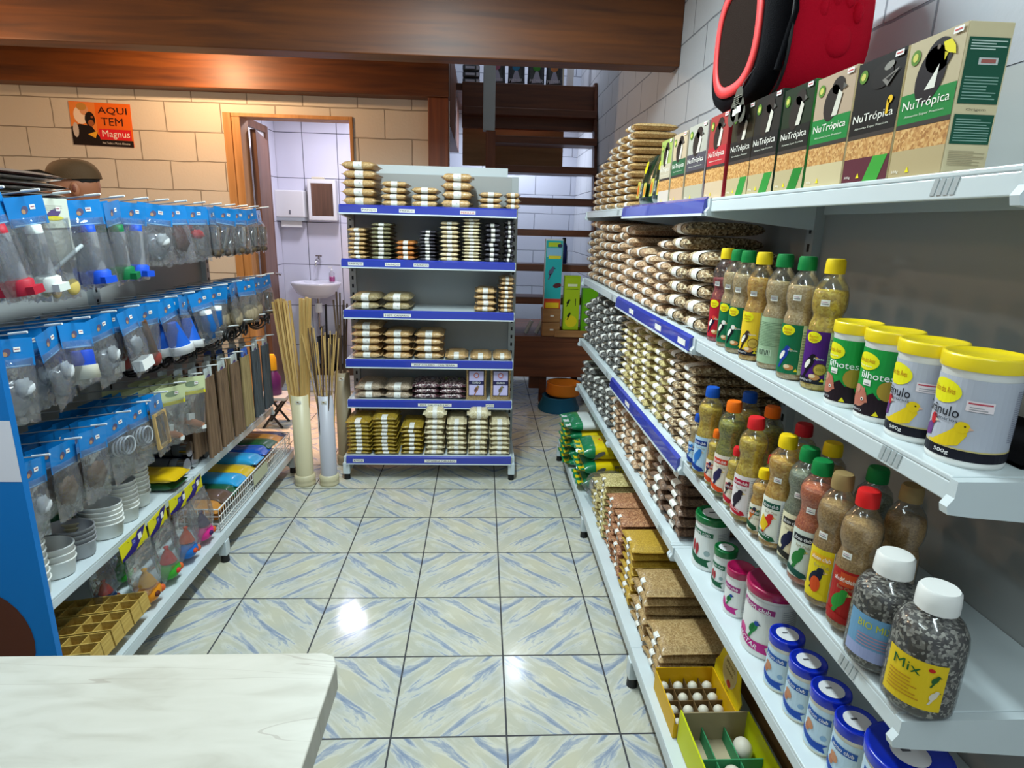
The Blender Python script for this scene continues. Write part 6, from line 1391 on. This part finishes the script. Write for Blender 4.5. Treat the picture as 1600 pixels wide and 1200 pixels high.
# silver packs on top of the rack
for i in range(3):
    t = thing('silver_pack', f'glossy dark pack with silver edges on left rack top, {ORD[i] if i < 2 else "topmost"} of three', 'bag', (-1.50, 1.85, 1.532+0.028*i), 0.03*i)
    bag_mesh(0.22, 0.36, 0.0275, 'pack_maroon' if 'pack_maroon' in MATS else (plain('pack_maroon', '#3c201c', 0.25, 0, 0.8, 0.8, 30) and 'pack_maroon'), 90+i).build('pouch', t)
    g = band_mesh(0.22, 0.36, 0.0275, 0.70, 0.985); g.mats = ['silver_foil']; g.build('silver_edge', t)

# ------------------------------------------------------------------ bowls on the left shelf
def bowl_thing(kind, loc, label, group, rz=0):
    key = 'bowl'+kind
    if key not in PROTO:
        t = thing('plastic_bowl', label, 'bowl', loc, rz, group); mat = {'w': 'bowl_white', 'g': 'bowl_grey', 'c': 'pvc_cream'}[kind]
        pr = [(0.050, 0.0), (0.0545, 0.004), (0.0595, 0.050), (0.0625, 0.052), (0.0630, 0.056), (0.060, 0.057), (0.0575, 0.053), (0.0525, 0.007), (1e-5, 0.005)]
        MB().lathe([(1e-5, 0.0)]+pr, 28, mat=mat, sx=1.18, sy=0.86).build('bowl', t); PROTO[key] = t; return t
    return dup(PROTO[key], label, loc, rz, group)
ZS = 0.421
ST = [(-1.405, 1.585, 9, 'w', .0225, 'white'), (-1.410, 1.705, 3, 'w', .0225, 'white'), (-1.415, 1.815, 4, 'g', .016, 'translucent grey'), (-1.470, 1.90, 3, 'c', .016, 'cream'), (-1.400, 1.945, 5, 'w', .0165, 'white'), (-1.410, 2.06, 7, 'w', .0165, 'white'), (-1.430, 2.175, 8, 'w', .0175, 'white')]
for s_, (x, y, n, kd, sp, nm) in enumerate(ST):
    for i in range(n): bowl_thing(kd, (x, y, ZS+sp*i), f'{nm} oval bowl, {posword(i, n)} of the {NTH[s_]} stack from the near end, left shelf', None)
for k, (x, y, z) in enumerate(((-1.41, 2.055, ZS+0.0165*6+0.02), (-1.43, 2.17, ZS+0.0175*7+0.02))):
    t = thing('small_dish', f'small round white dish inside the top bowl of the {("sixth", "seventh")[k]} stack', 'dish', (x, y, z))
    MB().lathe([(1e-5, 0), (0.022, 0), (0.032, 0.028), (0.034, 0.030), (0.030, 0.030), (0.020, 0.004), (1e-5, 0.004)], 20, mat='bowl_white').build('dish', t)
def soft(name, label, cat, loc, l, w_, h, mat, rz=0, film=None, seed=3, grp=None):
    t = thing(name, label, cat, loc, rz, grp); bag_mesh(l, w_, h, mat, seed).build('pouch', t); return t
plain('bag_yellow', '#dcb410', 0.3, 0, 0.5, 0.6, 30); plain('bag_green', '#14542c', 0.35, 0, 0.4, 0.6, 30); plain('bag_sky', '#2ca0d8', 0.25, 0, 0.6, 0.6, 30); plain('bag_blue', '#1458b8', 0.25, 0, 0.6, 0.6, 30); plain('bag_navy', '#14244c', 0.35, 0, 0.4, 0.6, 30); plain('bag_orange', '#c0802c', 0.4, 0, 0.3, 0.6, 30); plain('bag_brown', '#5c4434', 0.4, 0, 0.3, 0.6, 30); plain('bag_grey', '#62666c', 0.35, 0.2, 0.3, 0.6, 30)
soft('soft_pack', 'green film pack under the yellow one beside the white bowls', 'bag', (-1.43, 2.335, ZS), 0.20, 0.12, 0.035, 'bag_green')
soft('soft_pack', 'yellow film pack on the shelf next to the white bowl stacks', 'bag', (-1.42, 2.335, ZS+0.036), 0.20, 0.13, 0.032, 'bag_yellow')
soft('soft_pack', 'dark green pack behind the white bowls on the left shelf', 'bag', (-1.55, 1.95, ZS), 0.12, 0.20, 0.11, 'bag_green', 0, None, 9)
soft('soft_pack', 'dark green pack at the back behind the oval bowls, farther one', 'bag', (-1.56, 2.22, ZS), 0.12, 0.18, 0.13, 'bag_green', 0, None, 11)
for k, (y, z) in enumerate(((2.47, 0.035), (2.545, 0.035), (2.51, 0.10), (2.66, 0.035), (2.76, 0.035), (2.86, 0.035))):
    t = thing('fabric_roll', f'grey rolled item with clear end cap, {NTH[k]} from the yellow pack on left shelf', 'roll', (-1.44, y, ZS+z))
    MB().cyl((-0.11, 0, 0), (0.055, 0, 0), 0.034, mat='bag_grey' if k % 2 == 0 else 'bag_navy', n=18).build('roll', t); MB().cyl((0.055, 0, 0), (0.085, 0, 0), 0.0345, mat='chrome' if k < 3 else 'black', n=18).build('end_cap', t)
    MB().cyl((0.020, 0, 0), (0.024, 0, 0), 0.0352, mat='black', n=18).build('strap', t)

# ------------------------------------------------------------------ bottom shelf of the left rack
for k, y in enumerate((1.60, 1.705, 1.81)):
    t = thing('nest_tray', f'tan moulded tray with square cells, {("nearest the counter", "middle one of three", "farthest of three")[k]} on the bottom shelf', 'tray', (-1.37, y, 0.151), 0.0, None, (0, math.radians(-8), 0))
    m = MB(); m.box(-0.15, 0.15, -0.045, 0.045, 0, 0.003, 'tray_wood')
    for x in [-0.15+0.06*q for q in range(6)]: m.box(x-0.002, x+0.002, -0.045, 0.045, 0.003, 0.058, 'tray_wood')
    for yy in (-0.047, 0.0, 0.047): m.box(-0.152, 0.152, yy-0.002, yy+0.002, 0.0, 0.060, 'tray_wood')
    m.build('cells', t, (0, 0, 0.022))
TOYS = [(1.93, '#e08c1c', '#5c2c1c', 'orange', -1.272), (1.90, '#1c60b0', '#c83428', 'blue and red', -1.40), (2.07, '#3ca030', '#c8302c', 'green and red', -1.272), (2.21, '#1c6cc0', '#c84820', 'blue', -1.272), (2.36, '#e0308c', '#3c2050', 'pink', -1.272), (2.06, '#30a02c', '#30a02c', 'bright green', -1.43)]
for k, (y, c1, c2, nm, x) in enumerate(TOYS):
    t = thing('bird_toy_pack', f'clear pack with {nm} plastic toy under a yellow and purple header card', 'toy pack', (x, y, 0.165), 0, None, (random.uniform(-.12, .12), math.radians(-2), random.uniform(-.1, .1)))
    if x < -1.3: t.scale = (0.78, 0.78, 0.78)
    m = MB(); m.box(0, 0.002, -0.075, 0.075, 0.215, 0.275, '#d8cc14'); a = Art(); a.poly([(-0.075, 0.215), (0.0, 0.215), (0.05, 0.245), (0.075, 0.275), (0.03, 0.275), (0.0, 0.25), (-0.03, 0.235), (-0.075, 0.225)], '#2c2070', 1)
    a.rect(-0.012, 0.008, 0.235, 0.262, '#2c2c90', 2); a.text('TOY', -0.002, 0.25, 0.016, 0.01, '#d8d8f0', 3); a.rect(0.025, 0.045, 0.24, 0.262, 'paper', 2); a.ell(-0.03, 0.265, 0.002, 0.002, '#1c1c1c', 2); a.apply(m, on_x(0.002, 1)); m.build('header_card', t)
    m = MB().ell((0.012, 0, 0.040), 0.036, 0.048, 0.036, c1); m.build('toy_base', t)
    m = MB().lathe([(0.030, 0.075), (0.018, 0.105), (0.006, 0.125), (0.010, 0.135), (1e-5, 0.14)], 16, (0.012, 0, 0), c2 if k != 0 else '#e0a030'); m.ell((0.045, -0.01, 0.04), 0.010, 0.012, 0.010, c2); m.ell((0.035, 0.035, 0.03), 0.012, 0.014, 0.014, '#d06030'); m.build('toy_top', t)
    f = film_mesh(0.145, 0.255, 0.09, 77+k); f.v = [(x_+0.01, y_, z_+0.262) for x_, y_, z_ in f.v]; f.build('film_bag', t)
bk = thing('wire_basket', 'long white wire basket of coloured packs at the far end of left rack', 'basket', (-1.40, 2.95, 0.156))
m = MB(); bx, by, bh = 0.165, 0.50, 0.105
for z in (0.003, 0.035, 0.070, bh): m.tube([(-bx, -by, z), (bx, -by, z), (bx, by, z), (-bx, by, z)], 0.0022 if z < bh else 0.0035, 6, 'plastic_white', True)
m.build('hoop', bk)
m = MB()
for q in range(41):
    y = -by+2*by*q/40; m.cyl((bx, y, 0), (bx, y, bh), 0.0016, mat='plastic_white', n=5, caps=False); m.cyl((-bx, y, 0), (-bx, y, bh), 0.0016, mat='plastic_white', n=5, caps=False); m.cyl((-bx, y, 0.003), (bx, y, 0.003), 0.0016, mat='plastic_white', n=5, caps=False)
for q in range(12):
    x = -bx+2*bx*q/11; m.cyl((x, -by, 0), (x, -by, bh), 0.0016, mat='plastic_white', n=5, caps=False); m.cyl((x, by, 0), (x, by, bh), 0.0016, mat='plastic_white', n=5, caps=False)
m.build('wire_grid', bk)
m = MB(); Art().rect(-0.10, 0.10, 0.03, 0.095, '#c8c8a8', 1).apply(m, on_x(bx+0.004, 1)); m.build('price_card', bk)
BB = [(2.52, 'bag_orange', 'orange', 0.06, 0.05), (2.61, 'bag_brown', 'brown', 0.07, 0.055), (2.70, 'bag_green', 'dark green', 0.06, 0.05), (2.79, 'bag_sky', 'sky blue', 0.075, 0.06), (2.90, 'bag_yellow', 'yellow', 0.085, 0.05), (3.02, 'bag_sky', 'sky blue', 0.10, 0.06), (3.14, 'bag_blue', 'royal blue', 0.11, 0.05), (3.24, 'bag_green', 'green', 0.125, 0.045), (3.34, 'bag_orange', 'orange', 0.10, 0.05), (3.40, 'bag_navy', 'navy', 0.09, 0.05)]
for k, (y, mt, nm, z, hh) in enumerate(BB):
    soft('soft_pack', f'{nm} film pack lying in the wire basket, {NTH[k]} from near end', 'bag', (-1.40, y, 0.168+z*0.6), 0.27, 0.12, hh, mt, random.uniform(-.06, .06), None, 60+k)
for k in range(4): soft('soft_pack', f'small orange pack at the bottom of the wire basket, {NTH[k]} from near end', 'bag', (-1.38, 2.56+0.22*k, 0.165), 0.20, 0.15, 0.042, 'bag_orange', 0.05, None, 80+k)
